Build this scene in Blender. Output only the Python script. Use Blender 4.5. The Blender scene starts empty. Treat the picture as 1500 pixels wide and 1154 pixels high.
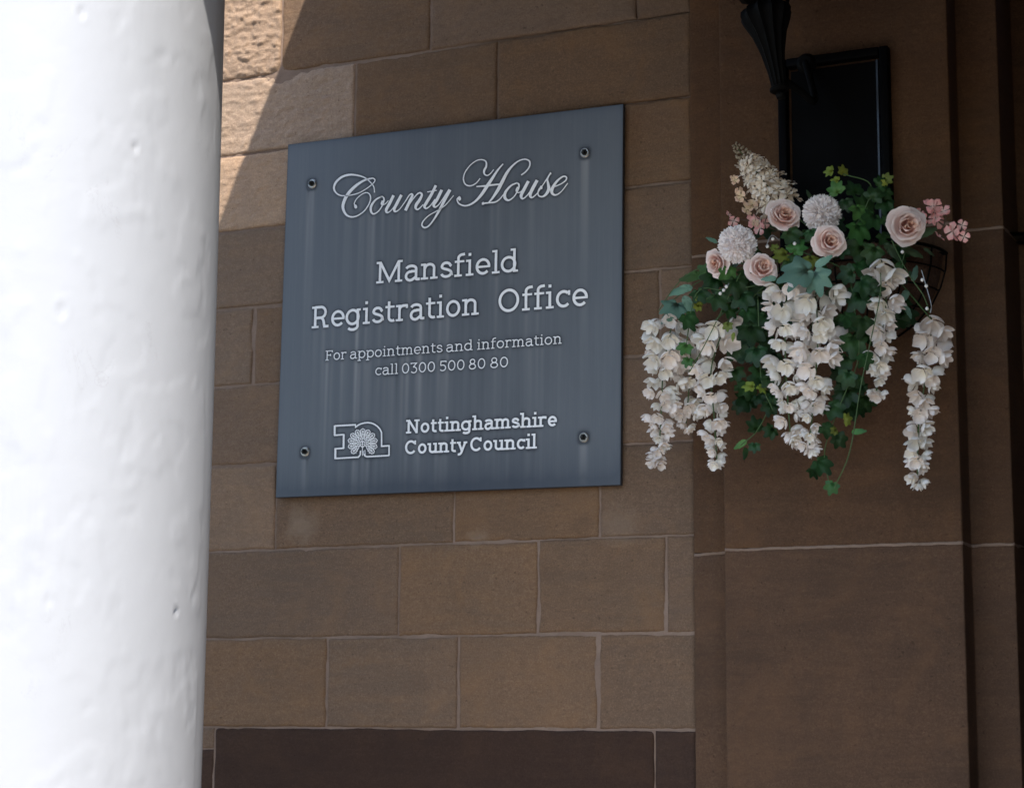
import bpy, bmesh, math, random
import numpy as np
from mathutils import Vector, Matrix, Quaternion, noise as mnoise
from math import sin, cos, pi, radians, sqrt

random.seed(7)
SC = bpy.context.scene
COL = SC.collection

# ------------------------------------------------------------------ camera
EYE = Vector((0.0, -4.724, 1.65))
FPX, YAW, PITCH, ROLL = 2921.49, radians(24.66301), radians(9.53349), radians(0.41399)
def cam_axes():
    fwd = Vector((-sin(YAW)*cos(PITCH), cos(YAW)*cos(PITCH), sin(PITCH)))
    rt = Vector((cos(YAW), sin(YAW), 0)); up = rt.cross(fwd)
    return cos(ROLL)*rt + sin(ROLL)*up, -sin(ROLL)*rt + cos(ROLL)*up, fwd
CA, CB, CE = cam_axes()
def at(px, py, y):
    """photo measurement -> point on the vertical plane at depth y"""
    d = (px-750)/FPX*CA - (py-577)/FPX*CB + CE
    t = (y-EYE.y)/d.y
    return EYE + t*d
cam_d = bpy.data.cameras.new('camera')
cam_d.lens = 36*FPX/1500; cam_d.sensor_width = 36; cam_d.clip_start = .05; cam_d.clip_end = 500
cam = bpy.data.objects.new('camera', cam_d); COL.objects.link(cam)
M = Matrix.Identity(4)
for i in range(3):
    M[i][0] = CA[i]; M[i][1] = CB[i]; M[i][2] = -CE[i]; M[i][3] = EYE[i]
cam.matrix_world = M
SC.camera = cam
cam_d.dof.use_dof = True; cam_d.dof.focus_distance = 5.05; cam_d.dof.aperture_fstop = 5.6

# ------------------------------------------------------------------ light
SUN = Vector((.4226, -.62, 1.0)).normalized()
w = bpy.data.worlds.new('World'); SC.world = w; w.use_nodes = True
nt = w.node_tree; nt.nodes.clear()
sky = nt.nodes.new('ShaderNodeTexSky'); sky.sky_type = 'NISHITA'; sky.sun_disc = False
sky.sun_elevation = math.asin(SUN.z); sky.sun_rotation = math.atan2(SUN.x, SUN.y)
bg = nt.nodes.new('ShaderNodeBackground'); bg.inputs[1].default_value = .15
wo = nt.nodes.new('ShaderNodeOutputWorld')
nt.links.new(sky.outputs[0], bg.inputs[0]); nt.links.new(bg.outputs[0], wo.inputs[0])
sl = bpy.data.lights.new('sun', 'SUN'); sl.energy = 2.9; sl.angle = radians(.5); sl.color = (1, .95, .88)
so = bpy.data.objects.new('sun', sl); COL.objects.link(so)
so.rotation_mode = 'QUATERNION'; so.rotation_quaternion = SUN.to_track_quat('Z', 'Y'); so.location = (4, -9, 12)
SC.view_settings.view_transform = 'Standard'; SC.view_settings.look = 'None'
SC.view_settings.exposure = 1.35; SC.view_settings.gamma = 1
SC.view_settings.use_curve_mapping = False
SC.cycles.max_bounces = 8; SC.cycles.diffuse_bounces = 5

# ------------------------------------------------------------------ materials
class N:
    def __init__(s, name):
        s.m = bpy.data.materials.new(name); s.m.use_nodes = True; s.t = s.m.node_tree; s.t.nodes.clear()
        s.out = s.n('ShaderNodeOutputMaterial')
    def n(s, kind, **kw):
        nd = s.t.nodes.new(kind)
        for k, v in kw.items(): setattr(nd, k, v)
        return nd
    def l(s, a, b): s.t.links.new(a, b)
    def math(s, op, a, b=None, clamp=False):
        nd = s.n('ShaderNodeMath', operation=op, use_clamp=clamp)
        for i, v in enumerate((a, b)):
            if v is None: continue
            if isinstance(v, (int, float)): nd.inputs[i].default_value = v
            else: s.l(v, nd.inputs[i])
        return nd.outputs[0]
    def mix(s, fac, a, b, mode='MIX'):
        nd = s.n('ShaderNodeMix', data_type='RGBA', blend_type=mode)
        for i, v in ((0, fac), (6, a), (7, b)):
            if isinstance(v, (int, float)): nd.inputs[i].default_value = v
            elif isinstance(v, tuple): nd.inputs[i].default_value = (*v, 1)
            else: s.l(v, nd.inputs[i])
        return nd.outputs[2]
    def noise(s, vec, scale, detail=4, rough=.55, dist=0):
        nd = s.n('ShaderNodeTexNoise'); nd.inputs['Scale'].default_value = scale
        nd.inputs['Detail'].default_value = detail; nd.inputs['Roughness'].default_value = rough
        nd.inputs['Distortion'].default_value = dist
        s.l(vec, nd.inputs['Vector']); return nd.outputs[0]
    def mapr(s, v, a, b, c=0., d=1.):
        nd = s.n('ShaderNodeMapRange'); s.l(v, nd.inputs[0])
        for i, q in enumerate((a, b, c, d)): nd.inputs[i+1].default_value = q
        return nd.outputs[0]
    def scalev(s, vec, sc):
        nd = s.n('ShaderNodeMapping'); nd.inputs['Scale'].default_value = sc; s.l(vec, nd.inputs[0]); return nd.outputs[0]
    def coords(s, rnd=True):
        tc = s.n('ShaderNodeTexCoord').outputs['Object']
        if not rnd: return tc, None
        oi = s.n('ShaderNodeObjectInfo').outputs['Random']
        cm = s.n('ShaderNodeCombineXYZ'); m = s.math('MULTIPLY', oi, 37.)
        for i in range(3): s.l(m, cm.inputs[i])
        ad = s.n('ShaderNodeVectorMath', operation='ADD'); s.l(tc, ad.inputs[0]); s.l(cm.outputs[0], ad.inputs[1])
        return ad.outputs[0], oi
    def bump(s, h, strength, dist, prev=None):
        nd = s.n('ShaderNodeBump'); nd.inputs['Strength'].default_value = strength; nd.inputs['Distance'].default_value = dist
        s.l(h, nd.inputs['Height'])
        if prev is not None: s.l(prev, nd.inputs['Normal'])
        return nd.outputs[0]
    def bsdf(s, col, rough=.8, normal=None, **kw):
        nd = s.n('ShaderNodeBsdfPrincipled')
        if isinstance(col, tuple): nd.inputs['Base Color'].default_value = (*col, 1)
        else: s.l(col, nd.inputs['Base Color'])
        if isinstance(rough, (int, float)): nd.inputs['Roughness'].default_value = rough
        else: s.l(rough, nd.inputs['Roughness'])
        if normal is not None: s.l(normal, nd.inputs['Normal'])
        for k, v in kw.items(): nd.inputs[k.replace('_', ' ')].default_value = v
        s.l(nd.outputs[0], s.out.inputs[0]); return nd

def stone_mat(name, c1, c2, c3, grit=1.0, streak=.5, var=.25):
    s = N(name); v, oi = s.coords()
    big = s.noise(v, 3.2, 5, .6)
    bed = s.noise(s.scalev(v, (2.2, 2.2, 22)), 1.6, 6, .65, .4)
    pat = s.noise(v, 9, 4, .6)
    c = s.mix(s.mapr(big, .35, .68), c1, c2)
    c = s.mix(s.math('MULTIPLY', s.mapr(bed, .42, .7), streak), c, c3)
    c = s.mix(s.mapr(pat, .58, .78, 0, .35), c, (c1[0]*.5, c1[1]*.5, c1[2]*.52))
    fine = s.noise(v, 230, 4, .8)
    c = s.mix(s.mapr(fine, 0.36, .60, .6, 0), c, (c1[0]*.52, c1[1]*.50, c1[2]*.48))
    c = s.mix(s.mapr(fine, 0.56, .74, 0, .42), c, (c1[0]*1.6, c1[1]*1.68, c1[2]*1.6))
    grn = s.noise(s.scalev(v, (1, 1, 2.2)), 48, 6, .75, .3)
    c = s.mix(s.mapr(grn, .38, .56, .5, 0), c, (c1[0]*.62, c1[1]*.62, c1[2]*.62))
    speck = s.noise(v, 90, 2, .5)
    c = s.mix(s.mapr(speck, .68, .74, 0, .5), c, (c1[0]*.3, c1[1]*.28, c1[2]*.28))
    mid = s.noise(v, 5.5, 6, .7, .8)
    c = s.mix(s.mapr(mid, .5, .74, 0, .38), c, (c3[0]*1.08, c3[1]*.98, c3[2]*.82))
    c = s.mix(s.mapr(s.noise(s.scalev(v, (7, 7, 3)), 1.1, 6, .7, .5), .56, .74, 0, .45), c, (c1[0]*.66, c1[1]*.70, c1[2]*.76))
    pos = s.n('ShaderNodeNewGeometry').outputs['Position']
    for (px, py, rad, k) in ((443, 768, .06, .38), (905, 770, .06, .2), (700, 786, .025, .3)):
        q = at(px, py, 0); dn = s.n('ShaderNodeVectorMath', operation='DISTANCE'); s.l(pos, dn.inputs[0]); dn.inputs[1].default_value = tuple(q)
        f = s.math('ADD', dn.outputs['Value'], s.math('MULTIPLY', s.math('SUBTRACT', s.noise(v, 22, 4, .6), .5), .09))
        c = s.mix(s.mapr(f, rad*.3, rad*1.1, k, 0), c, (.34, .25, .175))
    br = s.mapr(oi, 0, 1, 1-var, 1+var*.6)
    hs = s.n('ShaderNodeHueSaturation'); s.l(c, hs.inputs['Color']); s.l(br, hs.inputs['Value'])
    frac = s.math('FRACT', s.math('MULTIPLY', oi, 7.31))
    s.l(s.mapr(frac, 0, 1, .92, 1.08), hs.inputs['Saturation'])
    b = s.bump(bed, .35*grit, .004); b = s.bump(s.noise(v, 24, 6, .7, .4), .35*grit, .006, b); b = s.bump(s.noise(v, 75, 5, .7), .5*grit, .003, b)
    b = s.bump(fine, .5*grit, .0012, b)
    s.bsdf(hs.outputs[0], .92, b, Specular_IOR_Level=.2)
    return s.m
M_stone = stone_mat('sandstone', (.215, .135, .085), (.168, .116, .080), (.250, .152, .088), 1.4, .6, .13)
M_stone_sunlit = stone_mat('sunlit_pale_sandstone', (.44, .30, .205), (.36, .26, .185), (.50, .345, .23), 1.6, .6, .08)  # for stones in the sun patch; sunlight brightness put into the colour
M_stone_side_lit = stone_mat('side_lit_sandstone', (.275, .178, .116), (.215, .152, .106), (.315, .20, .122), 1.6, .6, .1)  # for the left stones; stronger light from that side put into the colour
M_dark = stone_mat('dark_sandstone', (.064, .035, .023), (.044, .026, .019), (.084, .048, .030), 1.2, .4, .08)
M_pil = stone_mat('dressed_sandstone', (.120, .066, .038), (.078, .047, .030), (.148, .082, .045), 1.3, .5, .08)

def mortar_mat():
    s = N('lime_mortar'); v, _ = s.coords(False)
    n = s.noise(v, 25, 5, .7); f = s.noise(v, 300, 3, .7)
    c = s.mix(s.mapr(n, .35, .7), (.262, .186, .140), (.20, .142, .108)); c = s.mix(s.mapr(f, .4, .7, 0, .35), c, (.3, .22, .18))
    c = s.mix(s.mapr(s.noise(v, 3.5, 3, .5), .50, .62, 0, .6), c, (.18, .122, .088))
    b = s.bump(s.noise(v, 120, 4, .7), .7, .003)
    s.bsdf(c, .95, b, Specular_IOR_Level=.1); return s.m
M_mortar = mortar_mat()

def paint_mat():
    s = N('white_masonry_paint'); v, _ = s.coords(False)
    n = s.noise(v, 6, 6, .6); f = s.noise(v, 160, 3, .6)
    r = s.n('ShaderNodeTexVoronoi'); r.inputs['Scale'].default_value = 9; s.l(v, r.inputs['Vector'])
    c = s.mix(s.mapr(n, .45, .75, 0, .5), (.355, .358, .370), (.342, .346, .359))
    c = s.mix(s.mapr(s.noise(s.scalev(v, (9, 9, 1.2)), 1, 5, .6), .6, .8, 0, .35), c, (.282, .287, .298))
    ck = s.noise(s.scalev(v, (5, 5, 2.4)), 1.0, 7, .7, .7)
    ridge = s.math('ABSOLUTE', s.math('SUBTRACT', ck, .5))
    cm = s.mapr(ridge, 0, .006, 1, 0)
    gate = s.mapr(s.noise(v, 4.1, 2, .5), .58, .66)
    cr = s.math('MULTIPLY', cm, gate)
    c = s.mix(s.math('MULTIPLY', cr, .22), c, (.19, .18, .18))
    b = s.bump(n, .08, .008)
    b = s.bump(s.noise(v, 28, 5, .6, .6), .16, .003, b)
    b = s.bump(f, .12, .0008, b); b = s.bump(s.math('SUBTRACT', 1., cr), .12, .002, b)
    s.bsdf(c, .55, b, Specular_IOR_Level=.35); return s.m
M_paint = paint_mat()

def simple(name, col, rough=.6, nscale=40, amt=.25, bump=.2, metal=0., bd=.002, **kw):
    s = N(name); v, _ = s.coords()
    n = s.noise(v, nscale, 5, .6)
    c = s.mix(s.mapr(n, .3, .7, 0, amt), col, tuple(q*.45 for q in col))
    s.bsdf(c, s.mapr(n, .3, .7, max(rough-.08, 0), min(rough+.12, 1)), s.bump(n, bump, bd), Metallic=metal, **kw)
    return s.m

def sign_mat():
    s = N('brushed_slate_blue_panel')
    v, _ = s.coords(False)
    at_ = s.n('ShaderNodeAttribute', attribute_name='grime', attribute_type='GEOMETRY')
    sp = s.n('ShaderNodeSeparateColor'); s.l(at_.outputs['Color'], sp.inputs[0])
    brush = s.noise(s.scalev(v, (420, 60, 5)), 1, 4, .7)
    cloud = s.noise(s.scalev(v, (6, 6, 2.2)), 1, 5, .6)
    drip = s.noise(s.scalev(v, (60, 60, 1.3)), 1, 5, .65)
    c = s.mix(s.mapr(cloud, .3, .7), (.092, .103, .116), (.124, .136, .149))
    c = s.mix(s.mapr(brush, .3, .7, 0, .5), c, (.074, .086, .104))
    c = s.mix(s.mapr(drip, .5, .8, 0, .25), c, (.17, .18, .19))
    c = s.mix(s.mapr(sp.outputs[0], 0, 1, 0, .8), c, (.34, .34, .335))       # lime streaks
    c = s.mix(s.mapr(sp.outputs[1], 0, 1, 0, .92), c, (.026, .031, .040))     # grime round the letters
    c = s.mix(s.mapr(sp.outputs[2], 0, 1, 0, .75), c, (.030, .040, .058))      # dirt at the rim
    b = s.bump(brush, .12, .0006)
    s.bsdf(c, s.mapr(cloud, .3, .7, .38, .52), b, Specular_IOR_Level=.5); return s.m
M_sign = sign_mat()
def letter_mat():
    s = N('off_white_letter_enamel'); v, _ = s.coords(False)
    n = s.noise(v, 60, 4, .6)
    c = s.mix(s.mapr(n, .4, .75, 0, .5), (.93, .93, .93), (.80, .80, .79))
    s.bsdf(c, .5, s.bump(n, .1, .0005)); return s.m
M_letter = letter_mat()
M_edge = simple('panel_rim_black', (.02, .022, .028), .6)
M_steel = simple('stainless_steel', (.48, .46, .42), .35, 90, .5, .1, 1.)
M_steel_d = simple('weathered_nut_steel', (.05, .048, .045), .4, 90, .5, .2, 1.)
M_black = simple('black_gloss_paint', (.0025, .0025, .003), .5, 12, .3, .02, Specular_IOR_Level=.04)
M_gloss = simple('black_gloss_trim', (.004, .004, .006), .3, 12, .3, .02)
M_iron = simple('black_cast_iron', (.004, .004, .004), .6, 60, .3, .3, Specular_IOR_Level=.06)
M_coir = simple('brown_coir_liner', (.09, .045, .025), .95, 90, .7, 1., bd=.01)
M_moss = simple('dark_floral_foam', (.015, .022, .012), .95, 60, .5, .8)
M_stem = simple('green_stem', (.05, .10, .025), .6)
M_stem_b = simple('brown_stem', (.07, .04, .025), .7)
M_pearl = simple('pearl_bead', (.75, .73, .68), .18, 20, .1, 0.)
M_wire = simple('silver_wire', (.30, .30, .30), .5, 20, .1, 0., 1.)
M_flag = simple('stone_paving', (.46, .41, .35), .85, 12, .5, .5, bd=.004)
M_ground = simple('tarmac_and_gravel', (.16, .15, .135), .9, 8, .5, .5, bd=.006)
M_white = simple('porch_white_paint', (.6, .6, .59), .5, 12, .15, .2)
M_glass = N('lantern_glass'); M_glass.bsdf((.8, .85, .85), .05, Transmission_Weight=1.); M_glass = M_glass.m

def petal_mat(name, base, tip, trans=.3):
    s = N(name); v, oi = s.coords()
    a = s.n('ShaderNodeAttribute', attribute_name='along', attribute_type='GEOMETRY').outputs['Fac']
    n = s.noise(v, 70, 4, .6)
    f = s.math('ADD', a, s.mapr(n, .3, .7, -.2, .2), True)
    c = s.mix(f, base, tip)
    hs = s.n('ShaderNodeHueSaturation'); s.l(c, hs.inputs['Color']); s.l(s.mapr(oi, 0, 1, .86, 1.08), hs.inputs['Value'])
    b = s.bump(s.noise(v, 220, 3, .6), .25, .001)
    p = s.bsdf(hs.outputs[0], .65, b, Specular_IOR_Level=.25)
    t = s.n('ShaderNodeBsdfTranslucent'); s.l(hs.outputs[0], t.inputs[0])
    mx = s.n('ShaderNodeMixShader'); mx.inputs[0].default_value = trans
    s.l(p.outputs[0], mx.inputs[1]); s.l(t.outputs[0], mx.inputs[2]); s.l(mx.outputs[0], s.out.inputs[0])
    return s.m
P_wist = petal_mat('ivory_petal', (.88, .83, .70), (.94, .91, .87))
P_wist2 = petal_mat('blush_ivory_petal', (.89, .80, .70), (.94, .88, .84))
P_stock = petal_mat('cream_petal', (.86, .72, .52), (.90, .84, .77))
P_bud = petal_mat('greenish_bud', (.30, .26, .17), (.46, .38, .29))
P_rose_in = petal_mat('pink_rose_inner', (.78, .40, .31), (.88, .62, .47), .2)
P_rose = petal_mat('pink_rose', (.84, .50, .42), (.93, .77, .69), .25)
P_rose_out = petal_mat('blush_rose_outer', (.88, .64, .57), (.94, .84, .79), .25)
P_pom = petal_mat('white_chrysanthemum', (.88, .77, .74), (.94, .90, .88), .2)
P_pink = petal_mat('pink_blossom', (.94, .74, .66), (.94, .36, .36), .25)
P_peach = petal_mat('peach_blossom', (.82, .68, .42), (.84, .55, .44), .25)

def leaf_mat(name, c1, c2):
    s = N(name); v, oi = s.coords()
    a = s.n('ShaderNodeAttribute', attribute_name='along', attribute_type='GEOMETRY').outputs['Fac']
    n = s.noise(v, 45, 4, .6)
    c = s.mix(s.math('ADD', a, s.mapr(n, .3, .7, -.3, .3), True), c1, c2)
    hs = s.n('ShaderNodeHueSaturation'); s.l(c, hs.inputs['Color']); s.l(s.mapr(oi, 0, 1, .65, 1.3), hs.inputs['Value'])
    s.l(s.mapr(s.math('FRACT', s.math('MULTIPLY', oi, 9.7)), 0, 1, .48, .515), hs.inputs['Hue'])
    b = s.bump(n, .2, .002)
    p = s.bsdf(hs.outputs[0], .5, b, Specular_IOR_Level=.35)
    t = s.n('ShaderNodeBsdfTranslucent'); s.l(hs.outputs[0], t.inputs[0])
    mx = s.n('ShaderNodeMixShader'); mx.inputs[0].default_value = .2
    s.l(p.outputs[0], mx.inputs[1]); s.l(t.outputs[0], mx.inputs[2]); s.l(mx.outputs[0], s.out.inputs[0])
    return s.m
L_ivy = leaf_mat('ivy_leaf_green', (.030, .085, .022), (.009, .034, .011))
L_ivy2 = leaf_mat('ivy_leaf_bright', (.075, .20, .045), (.035, .12, .03))
L_yel = leaf_mat('ivy_leaf_yellow', (.20, .24, .035), (.14, .19, .028))
L_teal = leaf_mat('grey_green_leaf', (.19, .33, .24), (.13, .26, .20))
L_olive = leaf_mat('olive_leaf', (.085, .13, .06), (.06, .10, .045))

# ------------------------------------------------------------------ helpers
def link(name, me, parent=None, mats=None, loc=None):
    o = bpy.data.objects.new(name, me); COL.objects.link(o)
    if mats and me is not None:
        for m in (mats if isinstance(mats, (list, tuple)) else [mats]): me.materials.append(m)
    if parent is not None: o.parent = parent
    if loc is not None: o.location = loc
    return o
def tag(o, label=None, cat=None, group=None, kind=None):
    if label: o['label'] = label
    if cat: o['category'] = cat
    if group: o['group'] = group
    if kind: o['kind'] = kind
    return o
def thing(name, label, cat, loc=(0, 0, 0), group=None):
    o = link(name, None, loc=loc); o.empty_display_size = .1
    return tag(o, label, cat, group)
def mesh(name, V, F, smooth=True, along=None):
    me = bpy.data.meshes.new(name); me.from_pydata([tuple(v) for v in V], [], F); me.update()
    if smooth: me.polygons.foreach_set('use_smooth', [True]*len(me.polygons))
    if along is not None:
        a = me.attributes.new('along', 'FLOAT', 'POINT'); a.data.foreach_set('value', along)
    return me
class B:
    """collects simple shapes into one mesh"""
    def __init__(s): s.bm = bmesh.new()
    def box(s, a, b, bev=0, seg=2):
        a, b = Vector(a), Vector(b)
        r = bmesh.ops.create_cube(s.bm, size=1)
        c = (a+b)/2; d = b-a
        for v in r['verts']: v.co = Vector((v.co.x*abs(d.x), v.co.y*abs(d.y), v.co.z*abs(d.z)))+c
        if bev:
            es = list({e for v in r['verts'] for e in v.link_edges})
            bmesh.ops.bevel(s.bm, geom=es, offset=bev, segments=seg, affect='EDGES', profile=.5)
        return s
    def lathe(s, prof, base, axis=(0, 0, 1), seg=24, flute=0, fl_amt=.1, cap=True):
        q = Vector(axis).to_track_quat('Z', 'Y').to_matrix(); base = Vector(base); rings = []
        for i, (r, z) in enumerate(prof):
            ring = []
            for k in range(seg):
                a = 2*pi*k/seg; rr = r*(1-fl_amt*abs(sin(a*flute/2))) if flute else r
                ring.append(s.bm.verts.new(base+q@Vector((rr*cos(a), rr*sin(a), z))))
            rings.append(ring)
        for i in range(len(rings)-1):
            for k in range(seg):
                s.bm.faces.new((rings[i][k], rings[i][(k+1) % seg], rings[i+1][(k+1) % seg], rings[i+1][k]))
        if cap:
            s.bm.faces.new(rings[0][::-1]); s.bm.faces.new(rings[-1])
        return s
    def tube(s, pts, r, seg=6, taper=None):
        pts = [Vector(p) for p in pts]; rings = []
        up = Vector((.13, .2, .97))
        for i, p in enumerate(pts):
            t = (pts[min(i+1, len(pts)-1)]-pts[max(i-1, 0)]).normalized()
            x = t.cross(up).normalized() if abs(t.dot(up)) < .98 else t.cross(Vector((1, 0, 0))).normalized()
            y = t.cross(x)
            rr = r if taper is None else r+(taper-r)*i/(len(pts)-1)
            rings.append([s.bm.verts.new(p+rr*(cos(2*pi*k/seg)*x+sin(2*pi*k/seg)*y)) for k in range(seg)])
        for i in range(len(rings)-1):
            for k in range(seg):
                s.bm.faces.new((rings[i][k], rings[i][(k+1) % seg], rings[i+1][(k+1) % seg], rings[i+1][k]))
        s.bm.faces.new(rings[0][::-1]); s.bm.faces.new(rings[-1])
        return s
    def me(s, name, smooth=True):
        bmesh.ops.recalc_face_normals(s.bm, faces=s.bm.faces)
        me = bpy.data.meshes.new(name); s.bm.to_mesh(me); s.bm.free()
        if smooth:
            me.polygons.foreach_set('use_smooth', [True]*len(me.polygons))
            try: me.set_sharp_from_angle(angle=radians(38))
            except Exception: pass
        return me
def spline(pts, n=8):
    pts = [Vector(p) for p in pts]; P = [pts[0]*2-pts[1]]+pts+[pts[-1]*2-pts[-2]]; out = []
    for i in range(1, len(P)-2):
        for k in range(n):
            t = k/n; a, b, c, d = P[i-1], P[i], P[i+1], P[i+2]
            out.append(.5*((2*b)+(c-a)*t+(2*a-5*b+4*c-d)*t*t+(3*b-a-3*c+d)*t**3))
    out.append(pts[-1]); return out
def fbm(p, sc, oct=4):
    return mnoise.fractal(Vector(p)*sc, 1.0, 2.0, oct)
Z0 = EYE.z

# ------------------------------------------------------------------ ground and porch
g = link('ground', mesh('ground', [(-200, -200, -.45), (200, -200, -.45), (200, 60, -.45), (-200, 60, -.45)], [(0, 1, 2, 3)], False), mats=M_ground)
tag(g, kind='structure')
fl = thing('porch_floor', None, None); tag(fl, kind='structure')
ym = -5.4
bs = B(); bs.box((-3.9, ym, -.44), (3.2, -.01, -.05)); link('floor_base', bs.me('floor_base'), fl, M_flag)
slab_me = {}
random.seed(3)
for i in range(9):
    for j in range(7):
        x0 = -3.9+i*.789; y0 = ym+j*.77
        link('paving_slab', B().box((-.388, -.379, -.05), (.388, .379, random.uniform(-.003, .0)), .006).me('paving_slab'), fl, M_flag, (x0+.394, y0+.385, 0))
for k in range(3):
    link('step', B().box((-3.9, ym-.32*(k+1), -.449+.1*k*0), (3.2, ym-.32*k-.002, -.12*(k+1)), .012).me('step'), fl, M_flag)

# ------------------------------------------------------------------ ashlar wall
WX0, WX1 = -4.6, -1.66
wall = thing('sandstone_wall', 'coursed brown sandstone wall with pale mortar joints behind the white column', 'wall', (WX0, 0, 0))
def rl(z): return Z0+z
course = [2.90, 2.64, 2.37, 2.11, 1.8555, 1.6276, 1.4021, 1.1742, .9502, .7231, .4839, .2408, 0.]
joints = {0: [-4.1, -3.5, -3.05, -2.6, -2.1], 1: [-3.9, -3.3, -2.8, -2.3, -1.9], 2: [-4.1, -3.5, -3.0, -2.55, -2.1],
          3: [-4.0, -3.45, -2.91, -2.426, -1.814], 4: [-3.9, -3.2, -2.663, -2.22], 5: [-4.1, -3.6, -3.3, -2.48, -2.05],
          6: [-3.9, -3.35, -2.70, -2.2], 7: [-4.1, -3.5, -2.974, -2.5, -1.753], 8: [-3.9, -3.25, -2.6, -2.1],
          9: [-4.1, -3.5, -2.887, -2.336, -1.92], 10: [-3.95, -3.3, -2.498, -2.091, -1.739],
          11: [-4.15, -3.6, -3.2, -2.712, -2.318, -1.924]}
def edges(L, cell):
    n = max(3, int((L-.016)/cell)); core = [.008+(L-.016)*i/n for i in range(n+1)]
    return [0, .002, .005]+core+[L-.005, L-.002, L]
def stone(name, parent, x0, x1, z0, z1, m, yf=0., gap=.0036, amp=.0016, rough=0., cell=.013, chip=None, cr=.0):
    x0 += gap*random.uniform(.55, 1.1); x1 -= gap*random.uniform(.55, 1.1); z0 += gap*random.uniform(.6, 1.); z1 -= gap*random.uniform(.6, 1.)
    W, H = x1-x0, z1-z0; cx, cz = (x0+x1)/2, (z0+z1)/2
    X, Zs = edges(W, cell), edges(H, cell); nx, nz = len(X), len(Zs); V = []; sd = random.uniform(0, 50)
    lean = random.uniform(-.0012, .0012)
    for j, zz in enumerate(Zs):
        for i, xx in enumerate(X):
            wx, wz = x0+xx, z0+zz
            d = min(xx, W-xx, zz, H-zz)
            jx = .0030*mnoise.noise(Vector((wx*14, wz*14, sd))) * (1 if d < .006 else .6)
            jz = .0030*mnoise.noise(Vector((wx*11, wz*14, sd+9))) * (1 if d < .006 else .6)
            jx += .0016*mnoise.noise(Vector((wx*75, wz*75, sd))); jz += .0016*mnoise.noise(Vector((wx*70, wz*75, sd+4)))
            if cr:   # rounded corner
                qx, qz = min(xx, W-xx), min(zz, H-zz)
                if qx < cr and qz < cr:
                    dd = sqrt((cr-qx)**2+(cr-qz)**2)
                    if dd > cr:
                        k = cr/dd; sx = 1 if xx < W/2 else -1; sz = 1 if zz < H/2 else -1
                        jx += sx*(cr-qx)*(1-k); jz += sz*(cr-qz)*(1-k)
            y = .0042*math.exp(-d/.0028)+lean
            y += amp*.8*fbm((wx+sd, wz*1.6, sd), 9, 4)-.0012
            y += amp*.5*mnoise.noise(Vector((wx*6, wz*45, sd)))
            y -= rough*(.0050*abs(fbm((wx, wz*1.7, sd), 16, 5)) + .0050*max(0, fbm((wx, wz*1.6, sd+5), 46, 5)))
            wear = mnoise.noise(Vector((wx*9, wz*9, sd+20)))
            if wear > .25: y += min(.003, (wear-.25)*.014*math.exp(-d/.010))
            if chip:
                for (qx, qz, r, dep) in chip:
                    q = sqrt((wx-qx)**2+((wz-qz)*1.9)**2)+.012*mnoise.noise(Vector((wx*40, wz*40, 3)))
                    if q < r: y += dep*min(1, (r-q)/r*2.2)*(1+.5*mnoise.noise(Vector((wx*50, wz*80, 1))))
            V.append((wx+jx-cx, y, wz+jz-cz))
    F = [(j*nx+i, j*nx+i+1, (j+1)*nx+i+1, (j+1)*nx+i) for j in range(nz-1) for i in range(nx-1)]
    ring = [i for i in range(nx)]+[j*nx+nx-1 for j in range(1, nz)]+[(nz-1)*nx+i for i in range(nx-2, -1, -1)]+[j*nx for j in range(nz-2, 0, -1)]
    b0 = len(V)
    for r in ring: V.append((V[r][0], .06, V[r][2]))
    L = len(ring)
    for k in range(L): F.append((ring[(k+1) % L], ring[k], b0+k, b0+(k+1) % L))
    return link(name, mesh(name, V, F), parent, m, Vector((cx, yf, cz))-parent.location)
random.seed(11)
CH = {4: [(-2.905, rl(1.850), .07, .0045), (-2.80, rl(1.85), .04, .003)], 3: [(-2.90, rl(1.862), .04, .003)],
      9: [(-2.27, rl(.50), .02, .004)], 10: [(-2.78, rl(.48), .02, .003)]}
for r, js in joints.items():
    xs = [WX0]+js+[WX1]
    for a, b in zip(xs, xs[1:]):
        vis = r >= 3
        left = max(0, min(1, (-2.6-(a+b)/2)/.5)) if r in (3, 4, 5) else 0
        st = stone('ashlar_stone', wall, a, b, rl(course[r+1]), rl(course[r]), M_stone_sunlit if (r in (2, 3) and b < -2.8) or (r == 4 and b < -2.6) or (r == 5 and b < -2.4) else M_stone_side_lit if (r == 6 and b < -2.6) or (r in (7, 8, 9, 10) and b < -2.85) else M_stone, yf=random.uniform(-.0015, .0015),
                   amp=.0016 if vis else .002, rough=left*(1. if r == 3 else .6 if r == 4 else .4)+.14+(.1 if b < -2.4 else 0), cell=(.0042 if left > .3 else .0065) if vis and b > -3.3 else .04,
                   chip=CH.get(r), gap=.0030 if (r <= 4 and a > -2.5) else .0040)
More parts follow.
